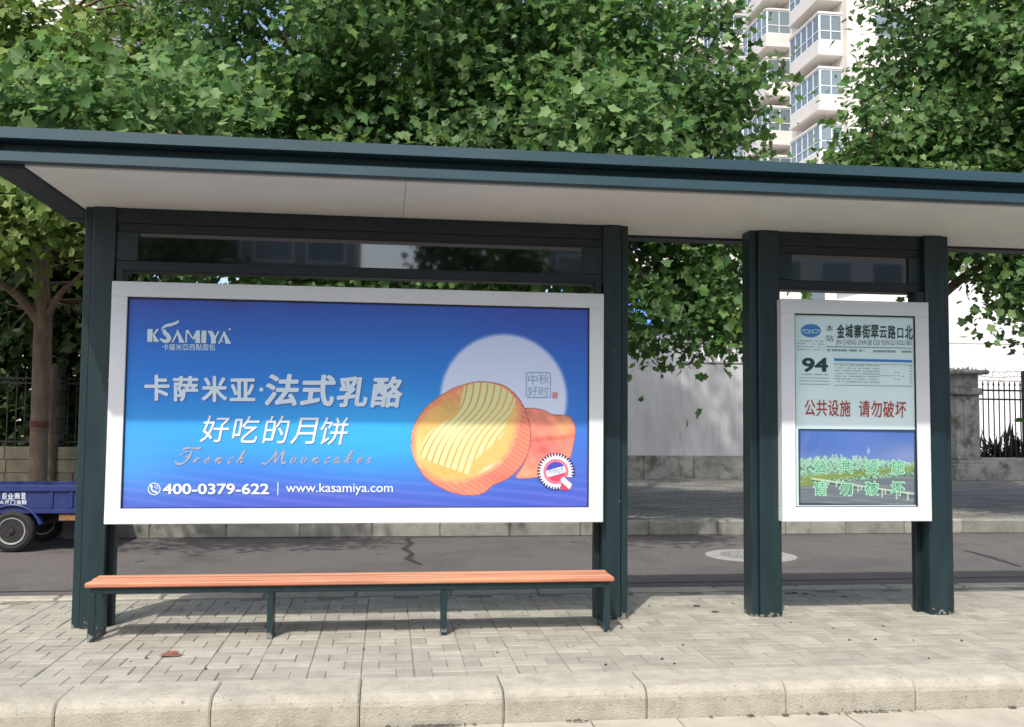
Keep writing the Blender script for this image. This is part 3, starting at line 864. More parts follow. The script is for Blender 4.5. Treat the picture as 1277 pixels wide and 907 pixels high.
def brush(pts, ws):
    p = [np.array(q) for q in pts]; L_, R2 = [], []
    for i in range(len(p)):
        d = p[min(i + 1, len(p) - 1)] - p[max(i - 1, 0)]; d = d / max(np.hypot(*d), 1e-6); n = np.array([-d[1], d[0]]) * ws[i] / 2
        L_.append(p[i] + n); R2.append(p[i] - n)
    return [[L_[i], L_[i + 1], R2[i + 1], R2[i]] for i in range(len(p) - 1)]
sp = curve(Z1([(482, 46), (470, 72), (400, 100), (320, 118), (285, 150)]), 6)
logo += brush(sp, np.interp(np.linspace(0, 1, len(sp)), [0, .2, .6, 1], [1.2, 3.2, 4.0, 2.0]))
sp = curve(Z1([(270, 175), (285, 140), (320, 130)]), 6); logo += brush(sp, np.linspace(.8, 2.4, len(sp)))
sp = curve(Z1([(300, 165), (312, 205), (352, 245), (365, 285), (335, 315), (295, 308), (250, 284)]), 6)
logo += brush(sp, np.interp(np.linspace(0, 1, len(sp)), [0, .3, .6, .85, 1], [3.8, 5.6, 5.4, 3.6, 2.2]))
logo.append(ell(*Z1([(1138, 162)])[0], 1.3, 1.3, 8))
LOGOINK = mat("print_pale_aqua", (0.62, 0.80, 0.86), rough=0.38)
poly_mesh("lettering_shadow", [[(x + 0.8, y + 0.9) for x, y in p] for p in logo], SHADOWINK, ad, YT2)
poly_mesh("logo", logo, LOGOINK, ad, YT)
text_mesh("卡薩米亞西點面包", (202.5, 429, 268.5, 437.2), "lettering", LOGOINK, ad, YT, 0.006)

# copperplate line, drawn stroke by stroke
scr = []
def letter_done():
    poly_mesh("script_letter", list(scr), TAN, ad, YT); scr.clear()
def cur(pts, w=0.9): scr.extend(brush(*(lambda s: (s, [w * (0.7 + 0.9 * abs(math.sin(2.2 * i / len(s) * math.pi))) for i in range(len(s))]))(curve(pts, 5))))
def lc(ch, x):      # x = left edge, baseline 578, x-height 8
    b, h = 578.0, 8.0
    P2 = lambda *q: [(x + a * 8 + (c * h) * 0.45, b - c * h) for a, c in q]
    if ch == 'r': cur(P2((-.2, .1), (.3, .8), (.25, .4), (.2, 0)), 1.1); cur(P2((.3, .8), (.55, .75), (.7, .9)))
    if ch == 'e': cur(P2((-.1, .35), (.35, .55), (.45, .85), (.15, .9), (-.05, .4), (.15, .02), (.6, .25)), 1.1)
    if ch == 'c': cur(P2((.5, .75), (.35, .95), (.05, .7), (-.02, .25), (.2, .02), (.65, .25)), 1.1)
    if ch == 'o': cur(P2((.35, .95), (.0, .65), (.05, .08), (.4, .1), (.55, .6), (.35, .95), (.75, .8)), 1.1)
    if ch == 'a': cur(P2((.5, .85), (.2, .9), (-.05, .4), (.1, .02), (.45, .4), (.6, .9)), 1.0); cur(P2((.6, .9), (.5, .2), (.7, .02), (.95, .3)), 1.1)
    if ch == 'n': cur(P2((-.2, .4), (.1, .9), (.05, 0)), 1.1); cur(P2((.05, .3), (.45, .9), (.6, .75), (.5, .1), (.75, .05), (1.0, .35)), 1.1)
    if ch == 'u': cur(P2((-.1, .9), (-.1, .15), (.15, .02), (.5, .5), (.6, .9)), 1.1); cur(P2((.6, .9), (.55, .1), (.95, .3)), 1.1)
    if ch == 'h': cur(P2((-.2, .2), (.2, 1.3), (.35, 2.0), (.2, 1.9), (.0, .9), (-.05, 0)), 1.1); cur(P2((.0, .4), (.35, .9), (.55, .75), (.45, .1), (.9, .35)), 1.1)
    if ch == 'k': cur(P2((-.2, .2), (.2, 1.3), (.35, 2.0), (.2, 1.9), (.0, .9), (-.05, 0)), 1.1); cur(P2((.02, .4), (.45, .9), (.5, .65), (.15, .5), (.5, .05), (.9, .3)), 1.0)
    if ch == 's': cur(P2((-.2, .2), (.25, .95), (.2, .6), (.35, .25), (.15, .0), (-.1, .1)), 1.1)
cur([(228, 562), (233, 559), (247, 559.5), (251, 558)], 1.6); cur([(240, 561), (236, 570), (230, 577), (222, 579), (218, 575)], 1.7)
cur([(224, 569), (229, 565), (236, 563)], .9); cur([(230, 570), (236, 569.5), (238, 567)], .9); letter_done()
for ch, x in zip("rench", (241, 255, 268, 284, 296)): lc(ch, x); letter_done()
cur([(326, 577), (331, 579), (338, 573), (345, 562)], 1.2); cur([(345, 562), (343.5, 571), (343, 578)], 1.7); cur([(343, 578), (349, 569), (355, 561.5)], .9)
cur([(355, 561.5), (352, 571), (352.5, 578), (357, 576)], 1.7); letter_done()
for ch, x in zip("ooncakes", (362, 375, 389, 405, 416, 430, 445, 457)): lc(ch, x); letter_done()

# seal and rosette
SEAL = mat("print_seal_blue", (0.20, 0.36, 0.56), rough=0.38); SEALR = mat("print_seal_red", (0.62, 0.30, 0.30), rough=0.38)
fr = [(658, 464.5), (685, 465), (686.5, 467), (686.5, 494.5), (684.5, 496), (658, 495.7), (656.2, 493.5), (656.4, 466.5), (658, 464.5)]
poly_mesh("seal_mark", stroke_polys(fr, 0.9, 5), SEAL, ad, YT)
for ch, rc in zip("中秋好时", ((658.5, 467.5, 670.5, 479), (672, 467.5, 684.5, 479), (658.5, 482, 670.5, 494), (672, 482, 684.5, 494))):
    text_mesh(ch, rc, "seal_lettering", SEAL, ad, YT, -0.008)
poly_mesh("seal_mark", [[(688.8, 489.2), (695.5, 489.4), (695.5, 497), (688.8, 496.8)]], SEALR, ad, YT)


def rosette(u, v):
    x, y = u - 693.2, v - 588.3; r = np.hypot(x, y); a = np.arctan2(y, x)
    c = np.zeros(u.shape + (3,)) + np.array([240, 238, 250.])
    teeth = np.sin(a * 36) > -0.1
    c = np.where(((r > 19.3) & teeth)[..., None], np.array([26, 26, 80.]), c)
    dash = 0.5 + 0.5 * np.sin(a * 48)
    ring = (r > 12.2) & (r < 15.8)
    c = np.where(ring[..., None], mixc(np.zeros_like(c) + np.array([226, 84, 110.]), (250, 190, 205), 0.6 * dash), c)
    inn = r <= 12.2; t = 0.27 * x + 0.96 * y
    c = np.where((inn & (t < -4.2))[..., None], np.array([66, 70, 190.]), c)
    c = np.where((inn & (t >= -4.2) & (t < 3.9))[..., None], np.array([226, 240, 252.]), c)
    c = np.where((inn & (t >= 3.9))[..., None], np.array([244, 66, 100.]), c)
    s1 = (y - 9) - 0.9 * (x - 8)
    rib = (x + y > 15.5) & (x > 6) & (y > 6.5)
    c = np.where((rib & (s1 > 5))[..., None], np.array([226, 60, 92.]), c)
    c = np.where((rib & (s1 <= 5) & (s1 > -4))[..., None], np.array([240, 240, 252.]), c)
    c = np.where((rib & (s1 <= -4))[..., None], np.array([90, 96, 200.]), c)
    return c


def ros_keep(u, v):
    x, y = u - 693.2, v - 588.3; r = np.hypot(x, y); a = np.arctan2(y, x)
    return (r < 21.6) | ((r < 23.6) & (np.sin(a * 36) > -0.1)) | ((x + y > 15.5) & (x > 6) & (y > 6.5) & (x < 21) & (y < 23) & (y - x < 15) & (x + 0.55 * y < 29))


p0, p1 = at(668, 614, YP), at(718, 563, YP)
grid_print("rosette_emblem", ad, p0[0], p1[0], p0[2], p1[2], 150, 150, rosette, ADINK, YP - 0.004, ros_keep, (0.9, 18.0))
text_mesh("French", (684.5, 584.2, 702, 592.2, -3.5), "emblem_lettering", mat("print_navy", (0.04, 0.06, 0.22), rough=0.4), ad, YP - 0.0055, -0.01, 0.3)

# ---- timetable board
tb = thing("timetable_board", "tall white framed bus stop board with route 94 timetable between two posts", "notice board", (3.67, 7.25, 0.74))
TX0, TX1, TZ0, TZ1, TW = 3.062, 4.302, 0.744, 2.487, 0.112
frame(tb, TX0, TX1, TZ0, TZ1, TW, WHITE)
for x0, x1 in ((TX1 - 0.075, TX1 - 0.002),):
    mb = MB(); mb.box(x0, x1, 7.25, 7.365, TZ1 + .001, 2.577); part(mb, "bracket", GREEN_D, tb)


def sheet_ink(u, v):
    c = np.zeros(u.shape + (3,)) + np.array([214, 238, 238.])
    c = mixc(c, (232, 246, 244), 0.6 * np.exp(-((v - 528) / 10) ** 2 - ((u - 1075) / 60) ** 2))
    c = mixc(c, (186, 212, 214), 0.5 * sst(1012, 992, u)); c = mixc(c, (214, 236, 240), 0.6 * sst(480, 560, v))
    c = mixc(c, (160, 205, 210), 0.7 * sst(1140.0, 1145, u))
    return c


SHEETINK = attr_mat("paper_print", "ink", rough=0.3, spec=0.4, bump=0.06)
grid_print("poster", tb, TX0 + TW, TX1 - TW, TZ0 + TW, TZ1 - TW, 120, 160, sheet_ink, SHEETINK, None, None, (1.0, 4.0))


def view_ink(u, v):
    # flat city view: sky over a hazy green shore, a white bridge across grey water
    s = (v - 536 - 0.016 * (u - 997))
    c = np.zeros(u.shape + (3,))
    c[:] = np.array([82, 122, 200.]); c = mixc(c, (96, 132, 214), np.exp(-(((u - 1070) / 35) ** 2 + ((s - 12) / 25) ** 2)))
    c = mixc(c, (156, 168, 212), 0.8 * sst(1065, 1140, u) * sst(2, 34, s)); c = mixc(c, (130, 150, 214), 0.6 * sst(20, 38, s))
    beam = np.clip(np.sin((u + 0.45 * s) * 0.30), 0, 1) * sst(1050, 1000, u); c = mixc(c, (130, 140, 220), 0.35 * beam)
    c = mixc(c, (200, 205, 235), 0.9 * np.exp(-(((u - 1083) / 1.8) ** 2 + ((s - 25) / 4) ** 2)))
    tex = 0.5 + 0.5 * wob(u * 6, v * 9, 1.6)
    colm = np.floor(u / 2.1); hv = np.mod(np.sin(colm * 12.9898) * 43758.5453, 1.0); cell = np.mod(np.sin(colm * 7.13 + np.floor(v / 2.3) * 3.31) * 9158.7, 1.0)
    land = sst(38, 39.2, s + 9 * hv * np.exp(-((u - 1050) / 60) ** 2)); tex = 0.5 * tex + 0.5 * cell
    shore = mixc(np.zeros_like(c) + np.array([176, 222, 196.]), (58, 112, 94), sst(.25, .8, tex) * sst(34, 60, s + 8 * cell)); shore = mixc(shore, (196, 226, 196), 0.6 * np.exp(-((u - 1022) / 26) ** 2 - ((s - 56) / 7) ** 2) * (tex > .5))
    c = c * (1 - land[..., None]) + shore * land[..., None]
    bank = s - 62 + 0.11 * (u - 997)
    c = mixc(c, (136, 152, 70), 0.85 * np.exp(-(bank / 4.0) ** 2))
    water = sst(2, 6, s - (66 - 0.11 * (u - 997)))
    wat = mixc(np.zeros_like(c) + np.array([112, 124, 132.]), (140, 150, 152), np.clip(wob(u * .4, v * 5, 2.), 0, 1))
    c = c * (1 - water[..., None]) + wat * water[..., None]
    c = mixc(c, (150, 160, 66), 0.85 * np.exp(-((s - 69 + 0.22 * (u - 997)) / 2.6) ** 2) * sst(1030, 1015, u))
    br = s - (59 + 0.135 * (u - 1000))
    on = sst(1008, 1014, u)
    c = mixc(c, (222, 246, 214), 0.95 * np.exp(-(br / 1.15) ** 2) * on); c = mixc(c, (60, 90, 80), 0.6 * np.exp(-((br - 2.6) / 1.2) ** 2) * on)
    for x, h in ((1033, 5), (1043, 6), (1070, 8), (1074, 5), (1100, 10), (1104, 6), (1118, 10), (1132, 9)):
        c = mixc(c, (226, 244, 226), 0.9 * np.exp(-((u - x) / 0.9) ** 2) * ((br > 0) & (br < h)))
    edge = np.minimum(np.minimum(u - 997.2, 1140.6 - u), np.minimum(s - 0.8, 92 - s)); c = mixc(c, (50, 62, 84), 0.8 * sst(1.4, 0.2, edge))
    return c


q0, q1 = at(996, 630, YP), at(1141, 536, YP)
grid_print("picture", tb, q0[0], q1[0], q0[2], q1[2], 300, 200, view_ink, SHEETINK, YP - 0.002, None, (0.84, 10.0))
INKB = mat("print_black_green", (0.022, 0.060, 0.055), rough=0.4); INKG = mat("print_grey", (0.12, 0.17, 0.17), rough=0.4)
INKR = mat("print_red", (0.40, 0.055, 0.045), rough=0.4); INKBL = mat("print_blue", (0.05, 0.22, 0.55), rough=0.4)
INKGR = mat("print_outline_green", (0.36, 0.72, 0.48), rough=0.4); INKGD = mat("print_deep_green", (0.02, 0.17, 0.11), rough=0.4)
YS = YP - 0.003
for i, ch in enumerate("金城寨街翠云路口北"):
    x = 1043.6 + i * 10.62
    dx, dt, db = (1.2, 3.4, 1.2) if ch == "口" else (0.3, 1.6, 0.6) if ch == "云" else (0, 0, 0)
    text_mesh(ch, (x + dx, 404.2 + i * 0.25 + dt, x + 9.7 - dx, 421.6 + i * 0.25 - db), "lettering", INKB, tb, YS, 0.022)
text_mesh("本", (1030.3, 405.4, 1039, 413.6), "lettering", INKG, tb, YS); text_mesh("站", (1030, 417.6, 1039.4, 426), "lettering", INKG, tb, YS)
text_mesh("JIN CHENG ZHAI JIE CUI YUN LU KOU BEI", (1042.5, 423.6, 1136.5, 431.6, 1.0), "lettering", INKG, tb, YS, -0.004)
poly_mesh("ruled_line", stroke_polys([(1031, 432.4), (1137.5, 434.4)], 0.75), INKG, tb, YS)
text_mesh("94", (1000, 446.3, 1032.8, 464), "lettering", INKB, tb, YS, 0.032)
poly_mesh("blue_bar", [[(1040.3, 447), (1137.5, 449.2), (1137.5, 452.2), (1040.3, 450.2)]], INKBL, tb, YS)
poly_mesh("oval_emblem", [ell(1011.2, 412.6, 12.6, 8.3, 36)], INKBL, tb, YS)
emb = stroke_polys(curve([(1000.5, 412.2), (1005, 411.2), (1010.6, 412.8)], 5), 0.9) + stroke_polys(curve([(1000.5, 412.2), (1005, 415.3), (1010.4, 414.8)], 5), 0.9)
emb += stroke_polys(curve([(1022, 412.2), (1017.5, 411.2), (1012, 412.8)], 5), 0.9) + stroke_polys(curve([(1022, 412.2), (1017.5, 415.3), (1012.2, 414.8)], 5), 0.9)
emb += stroke_polys([(1009.3, 411.8), (1009.3, 416)], 0.8) + stroke_polys([(1013.2, 411.8), (1013.2, 416)], 0.8)
poly_mesh("oval_emblem_lines", emb, mat("print_emblem_pale", (0.55, 0.78, 0.84), rough=0.4), tb, YS - 0.001)
for i, ch in enumerate("公共设施"):
    x = 1003.5 + i * 14.6; text_mesh(ch, (x, 498.2 + i * .35, x + 13.4, 518.6 + i * .35), "lettering", INKR, tb, YS, 0.012)
for i, ch in enumerate("请勿破坏"):
    x = 1071.2 + i * 15.1; text_mesh(ch, (x, 499.4 + i * .35, x + 13.6, 520.2 + i * .35), "lettering", INKR, tb, YS, 0.012)
for j, (line, y) in enumerate((("公共设施", 574), ("请勿破坏", 601))):
    for i, ch in enumerate(line):
        x = 1014.2 + i * 32.2
        text_mesh(ch, (x - .6, y - 1.2, x + 18, y + 18), "picture_lettering", INKGR, tb, YP - 0.0032, 0.034)
        text_mesh(ch, (x + .8, y + 0.2, x + 16.6, y + 16.6), "picture_lettering", INKGD, tb, YP - 0.0042, -0.012)
# rows of print too small to read: short strokes
small = []
def row(x0, x1, y0, y1, h, gap=0.25, unit=1.7):
    x = x0
    while x < x1:
        l = unit * random.uniform(.5, 1.4); t = (x - x0) / (x1 - x0); yy = y0 + (y1 - y0) * t
        if random.random() > gap: small.append([(x, yy), (min(x + l, x1), yy), (min(x + l, x1), yy + h), (x, yy + h)])
        x += l + 0.5
for k in range(4): row(993.5, 1028, 424.6 + k * 3.6, 425.4 + k * 3.6, 0.9)
row(1031.5, 1078, 435.4, 436.2, 2.6, 0.2); row(1089, 1137, 436.8, 437.6, 2.6, 0.2)
row(1000, 1034, 466.2, 466.8, 1.2)
for k in range(7): row(1041, 1097, 455 + k * 3.4, 456 + k * 3.4, 1.0, 0.22, 1.2); row(1134.5, 1137.5, 456.4 + k * 3.4, 456.5 + k * 3.4, 1.0, 0, 2)
for x, y in ((1116, 464), (1120, 464), (1114, 468), (1119, 468), (1125, 469), (1116, 472.5), (1120, 473)): small.append([(x, y), (x + 2, y), (x + 2, y + .9), (x, y + .9)])
for (x0, y0, x1, y1) in ((1040.5, 453.6, 1137.5, 455.4), (1040.5, 480.4, 1137.5, 481.8), (997.5, 471.2, 1034, 471.8), (997.5, 475, 1034, 475.6), (997.5, 479, 1034, 479.6), (1098, 468.6, 1112, 468.9)):
    small += stroke_polys([(x0, y0), (x1, y1)], 0.55)
poly_mesh("small_print", small, mat("print_faint_grey", (0.22, 0.30, 0.31), rough=0.4), tb, YS)

# ------------------------------------------------------------------ walls, fences, gate pillar beyond the side road
ww = thing("boundary_wall", "long white rendered wall on a weathered stone base with balusters on top", "wall", (6, 24.2, 0.08))
mb = MB(); mb.box(-2.0, 7.55, 24.22, 24.5, 0.66, 3.76, 0.01); mb.box(7.55, 14.78, 24.22, 24.5, 0.66, 3.08, 0.01); part(mb, "wall_panel", PLASTER, ww)
x = -2.0
while x < 14.7:
    l = random.uniform(0.9, 1.5); mb = MB(); mb.box(x + .006, min(x + l, 14.78) - .006, 24.17 + random.uniform(-.008, .008), 24.49, 0.05, 0.655, 0.012)
    part(mb, "base_stone", PLINTH, ww); x += l
mb = MB(); mb.box(7.56, 14.78, 24.19, 24.53, 3.083, 3.13, 0.008); mb.box(7.56, 14.78, 24.2, 24.52, 3.60, 3.72, 0.01); part(mb, "coping", PLASTER, ww)
bal = MB(); bal.box(-0.055, 0.055, -0.07, 0.07, 0, 0.468, 0.012); balm = bal.mesh("baluster", PLASTER)
for i in range(33):
    o = link("baluster", balm, ww); o.location = (7.68 + i * 0.215 - 6, 0.16, 3.131 - 0.08)

gp = thing("gate_pillar", "grey stone gate pillar with a flat spiky cap beside the iron fence", "pillar", (15.2, 24.0, 0.08))
def gbox(name, x0, x1, y0, y1, z0, z1, m=PLINTH, c=0.015):
    mb = MB(); mb.box(14.70 + (x0 - 14.95) * .86, 14.70 + (x1 - 14.95) * .86, y0, y1, z0, z1, c); return part(mb, name, m, gp)
gbox("base", 15.0, 16.03, 23.5, 24.5, 0.075, 0.50); gbox("base_moulding", 15.04, 16.0, 23.54, 24.46, 0.501, 0.60)
gbox("shaft", 15.15, 15.91, 23.62, 24.38, 0.601, 2.32); gbox("shaft_panel", 15.38, 15.58, 23.60, 23.63, 0.72, 2.18, PLINTH, 0.006)
gbox("neck_moulding", 15.08, 15.97, 23.56, 24.44, 2.321, 2.50); gbox("neck", 15.17, 15.90, 23.64, 24.36, 2.501, 2.86)
gbox("cap", 14.95, 16.13, 23.42, 24.58, 2.861, 2.98, PLINTH, 0.04)
mb = MB()
for _ in range(60):
    x, y = random.uniform(14.74, 15.66), random.uniform(23.5, 24.5); h = random.uniform(.04, .12); s_ = .022
    mb.add([(x - s_, y - s_, 2.978), (x + s_, y - s_, 2.978), (x, y + s_, 2.978), (x + random.uniform(-.02, .02), y, 2.98 + h)], [(0, 1, 3), (1, 2, 3), (2, 0, 3)])
part(mb, "cap_spikes", PLINTH, gp)

rf = thing("iron_fence", "black spear topped iron fence on a low wall with barbed wire", "fence", (20, 24.0, 0.08))
mb = MB(); mb.box(15.65, 36, 23.85, 24.15, 0.05, 0.66, 0.012); part(mb, "low_wall", PLINTH, rf)
for z in (2.20, 2.44):
    mb = MB(); mb.box(15.66, 36, 23.98, 24.02, z, z + 0.045); part(mb, "rail", IRON, rf)
bar = MB(); bar.box(-.012, .012, -.012, .012, 0.66, 2.60); bar.add([(-.028, -.012, 2.60), (.028, -.012, 2.60), (.028, .012, 2.60), (-.028, .012, 2.60), (0, 0, 2.74)], [(0, 1, 4), (1, 2, 4), (2, 3, 4), (3, 0, 4)])
bar.v = [(x, y, z - .08) for x, y, z in bar.v]; barm = bar.mesh("picket", IRON)
for i in range(47):
    o = link("picket", barm, rf); o.location = (15.72 + i * 0.155 - 20, 0, 0)
for x in (17.02, 19.6, 22.2, 24.8):
    mb = MB(); mb.box(x, x + .07, 23.96, 24.04, 0.66, 3.0); part(mb, "fence_post", IRON, rf)
for z, sag in ((2.98, .03), (2.86, .06)):
    mb = MB(); mb.tube([(15.66 + i * 0.4, 24.0, z - sag * math.sin(i * 1.0) ** 2) for i in range(26)], 0.006, 4); part(mb, "barbed_wire", IRON, rf)
mb = MB()
for k in range(3):
    mb.tube([(15.75 + t * 0.055 + .1 * k, 24.0 + .06 * math.sin(t * 1.1), 2.78 + .12 * k + .10 * math.sin(t * .9 + k)) for t in range(40)], 0.005, 4)
part(mb, "barbed_wire_coil", IRON, rf)

SPIKY = mat("agave_leaf", (0.030, 0.042, 0.022), rough=0.6, var=0.3, scale=6)
for lab, x, y, h in (("dark spiky leaved plant behind the iron fence, close to the gate pillar", 16.35, 24.75, 1.2), ("dark spiky leaved plant behind the iron fence at the right edge", 17.15, 24.6, 1.4)):
    mb = MB()
    for k in range(130):
        a_ = random.uniform(0, 6.28); el = random.uniform(.25, 1.45); l = h * random.uniform(.4, .75)
        d = Vector((math.cos(a_) * math.cos(el), math.sin(a_) * math.cos(el), math.sin(el))); sd = Vector((-math.sin(a_), math.cos(a_), 0)) * .045
        b0 = Vector((x + random.uniform(-.35, .35), y + random.uniform(-.2, .3), random.uniform(.1, .75))) + d * .05; m_ = b0 + d * l * .5; t_ = b0 + d * l - Vector((0, 0, .10 * l))
        mb.add([b0 - sd * .6, b0 + sd * .6, m_ + sd, t_, m_ - sd], [(0, 1, 2, 4), (4, 2, 3)])
    t = thing("spiky_plant", lab, "plant", (x, y, 0.06), "spiky plants behind the iron fence")
    part(mb, "leaves", SPIKY, t)["kind"] = "stuff"

# stone wall with iron railings on the left
lw = thing("stone_wall", "sandstone block wall topped with black arched iron railings behind the blue truck", "wall", (-8, 21.1, 0.08))
mb = MB(); mb.box(-16, -2.02, 21.08, 21.42, 0.05, 0.86); part(mb, "wall_core", JOINT, lw)
for r, (z0, z1) in enumerate(((0.06, 0.355), (0.362, 0.63), (0.637, 0.895))):
    x = -16 + (0.3 if r % 2 else 0)
    while x < -2.1:
        l = random.uniform(.55, .8); mb = MB(); mb.box(x + .006, min(x + l, -2.02) - .006, 21.04 + random.uniform(-.012, .008), 21.40, z0, z1, 0.012)
        part(mb, "block", STONE, lw); x += l
for xp in (-12.6, -7.03):
    for k in range(9):
        z0 = 0.06 + k * 0.285; mb = MB(); mb.box(xp + random.uniform(-.01, .01), xp + .26, 20.93, 21.55, z0, z0 + .278, 0.012); part(mb, "pillar_block", STONE, lw)
pk = MB(); pk.box(-.011, .011, -.011, .011, 0.90, 2.46); pk.v = [(x, y, z - .08) for x, y, z in pk.v]; pkm = pk.mesh("railing_bar", IRON)
arch = MB(); arch.tube([(-.085 + .0, 0, 2.0), (-.075, 0, 2.08), (-.04, 0, 2.14), (0, 0, 2.16), (.04, 0, 2.14), (.075, 0, 2.08), (.085, 0, 2.0)], .010, 4)
arch.v = [(x, y, z - .08) for x, y, z in arch.v]; arm_ = arch.mesh("railing_arch", IRON)
for i in range(76):
    x = -15.8 + i * .17
    if -7.05 < x < -6.75: continue
    o = link("railing_bar", pkm, lw); o.location = (x + 8, 0.1, 0)
    o = link("railing_arch", arm_, lw); o.location = (x + .085 + 8, 0.1, 0)
for z in (0.98, 2.20, 2.30):
    mb = MB(); mb.box(-16, -2.1, 21.18, 21.22, z, z + .035); part(mb, "rail", IRON, lw)

# ------------------------------------------------------------------ buildings
ab = thing("apartment_building", "tall cream apartment block with white glazed balconies rising between the tree crowns", "building", (24, 48, 0))
BX, BY0, BY1, BH = 24.3, 48.0, 84.0, 44.0
mb = MB(); mb.box(BX, BX + 14, BY0, BY1, 0, BH, 0.03); part(mb, "wall", CREAM, ab)
mb = MB(); mb.box(BX - .3, BX + 14.3, BY0 - .3, BY1 + .3, BH + .001, BH + .5); part(mb, "roof", CREAM2, ab)
for y in (52.8, 60.2, 68.2):
    mb = MB(); mb.box(BX - .45, BX - .002, y, y + .7, 0, BH - .3, 0.02); part(mb, "pilaster", CREAM2, ab)
FH = 3.05


def bay(y0, y1, z, depth):
    x0, x1 = BX - depth, BX - .003
    mb = MB(); mb.box(x0 - .05, x1, y0 - .05, y1 + .05, z, z + .22, 0.02); mb.box(x0, x1, y0, y1, z + .221, z + .85, 0.01); mb.box(x0 - .03, x1, y0 - .03, y1 + .03, z + 2.30, z + 2.44, 0.02)
    b = part(mb, "balcony", CREAM2, ab)
    fr_ = MB(); n = 5; t = .05
    for i in range(n + 1):
        y = y0 + (y1 - y0 - t) * i / n; fr_.box(x0 + .01, x0 + .07, y, y + t, z + .851, z + 2.299)
    for zz in (z + .852, z + 1.35, z + 2.24): fr_.box(x0 + .012, x0 + .068, y0, y1, zz, zz + .05)
    for i in range(3):
        x = x0 + .07 + (depth - .12) * i / 2; fr_.box(x, x + t, y0 + .01, y0 + .07, z + .853, z + 2.298)
    for zz in (z + .854, z + 1.352, z + 2.238): fr_.box(x0 + .02, x1, y0 + .012, y0 + .068, zz, zz + .05)
    part(fr_, "window_frame", WINFRAME, b)
    pn = MB(); pn.box(x0 + .035, x1, y0 + .035, y1 - .03, z + .86, z + 2.29); part(pn, "window_pane", PANE, b)


for y0, y1, dep in ((48.6, 52.4, 1.35), (55.2, 59.2, 1.6), (63.0, 67.0, 1.6), (71, 75, 1.6)):
    for fl in range(1, 14): bay(y0, y1, fl * FH + .2, dep)
for y0 in (53.9, 61.4, 69.4):
    for fl in range(0, 14):
        z = fl * FH + 1.1
        mb = MB(); mb.box(BX - .03, BX - .001, y0, y0 + .9, z, z + 1.4); w_ = part(mb, "window", WINFRAME, ab)
        mb = MB(); mb.box(BX - .034, BX - .004, y0 + .07, y0 + .83, z + .07, z + 1.33); part(mb, "window_pane", PANE, w_)
for fl in range(0, 14):
    for x0 in (BX + 1.5, BX + 5.2, BX + 9):
        z = fl * FH + 1.1
        mb = MB(); mb.box(x0, x0 + 2.2, BY0 - .03, BY0 - .001, z, z + 1.5); w_ = part(mb, "window", WINFRAME, ab)
        mb = MB(); mb.box(x0 + .07, x0 + 2.13, BY0 - .034, BY0 - .004, z + .07, z + 1.43); part(mb, "window_pane", PANE, w_)


def block(name, label, x0, x1, y0, y1, h, m, face, nx, fh=3.2, win=(1.5, 1.5), rng_=None):
    t = thing(name, label, "building", ((x0 + x1) / 2, (y0 + y1) / 2, 0))
    mb = MB(); mb.box(x0, x1, y0, y1, 0, h, 0.02); part(mb, "wall", m, t)
    mb = MB(); mb.box(x0 - .25, x1 + .25, y0 - .25, y1 + .25, h + .001, h + .4); part(mb, "roof", CREAM2, t)
    yf = y0 if face == 'f' else y1; s_ = -1 if face == 'f' else 1
    for r in range(int(h / fh)):
        for k in range(nx):
            xc = x0 + (k + .5) * (x1 - x0) / nx; z = r * fh + 1.0
            a_, b_ = sorted((yf + s_ * .001, yf + s_ * .035)); mb = MB(); mb.box(xc - win[0] / 2, xc + win[0] / 2, a_, b_, z, z + win[1]); w_ = part(mb, "window", WINFRAME, t)
            a_, b_ = sorted((yf + s_ * .006, yf + s_ * .04)); mb = MB(); mb.box(xc - win[0] / 2 + .08, xc + win[0] / 2 - .08, a_, b_, z + .08, z + win[1] - .08); part(mb, "window_pane", PANE, w_)
    return t


block("cream_building", "cream apartment block glimpsed through the leaves at the top left corner", -34, -15.5, 52, 66, 40, CREAM, 'f', 6)
block("lower_cream_building", "low cream house with white frames seen through leaves above the white wall", 7.6, 16.2, 33, 40, 7.0, CREAM2, 'f', 5, 3.2, (0.9, 2.2))
wb = thing("white_building", "plain white building with a low gable behind the iron fence on the right", "building", (30, 46, 0))
mb = MB(); mb.prism_y([(18.2, 0), (46, 0), (46, 7.3), (32, 10.6), (18.2, 7.3)], 40, 58); part(mb, "wall", mat("white_wash", (0.80, 0.785, 0.77), rough=0.9, spec=0.2, var=0.04, scale=0.4), wb)
for sgn, pts in ((1, [(17.8, 7.22), (32, 10.62), (32, 10.85), (17.8, 7.45)]), (-1, [(32, 10.62), (46.4, 7.22), (46.4, 7.45), (32, 10.85)])):
    mb = MB(); mb.prism_y(pts, 39.6, 58.3); part(mb, "roof", CREAM2, wb)
for z in (3.55, 5.2):
    mb = MB(); mb.box(18.2, 46, 39.97, 39.998, z, z + .05); part(mb, "string_course", CREAM2, wb)
bs = thing("blue_shed", "bright blue sheet roofed shed glimpsed through the leaves above the wall", "shed", (8.2, 29, 0))
mb = MB(); mb.box(5.9, 9.5, 28.3, 31, 0, 4.6); part(mb, "wall", PLASTER, bs)
mb = MB(); mb.prism_x([(28.0, 4.45), (31.3, 5.9), (31.3, 5.97), (28.0, 4.52)][::-1], 5.6, 9.45); part(mb, "roof", BLUEROOF, bs)

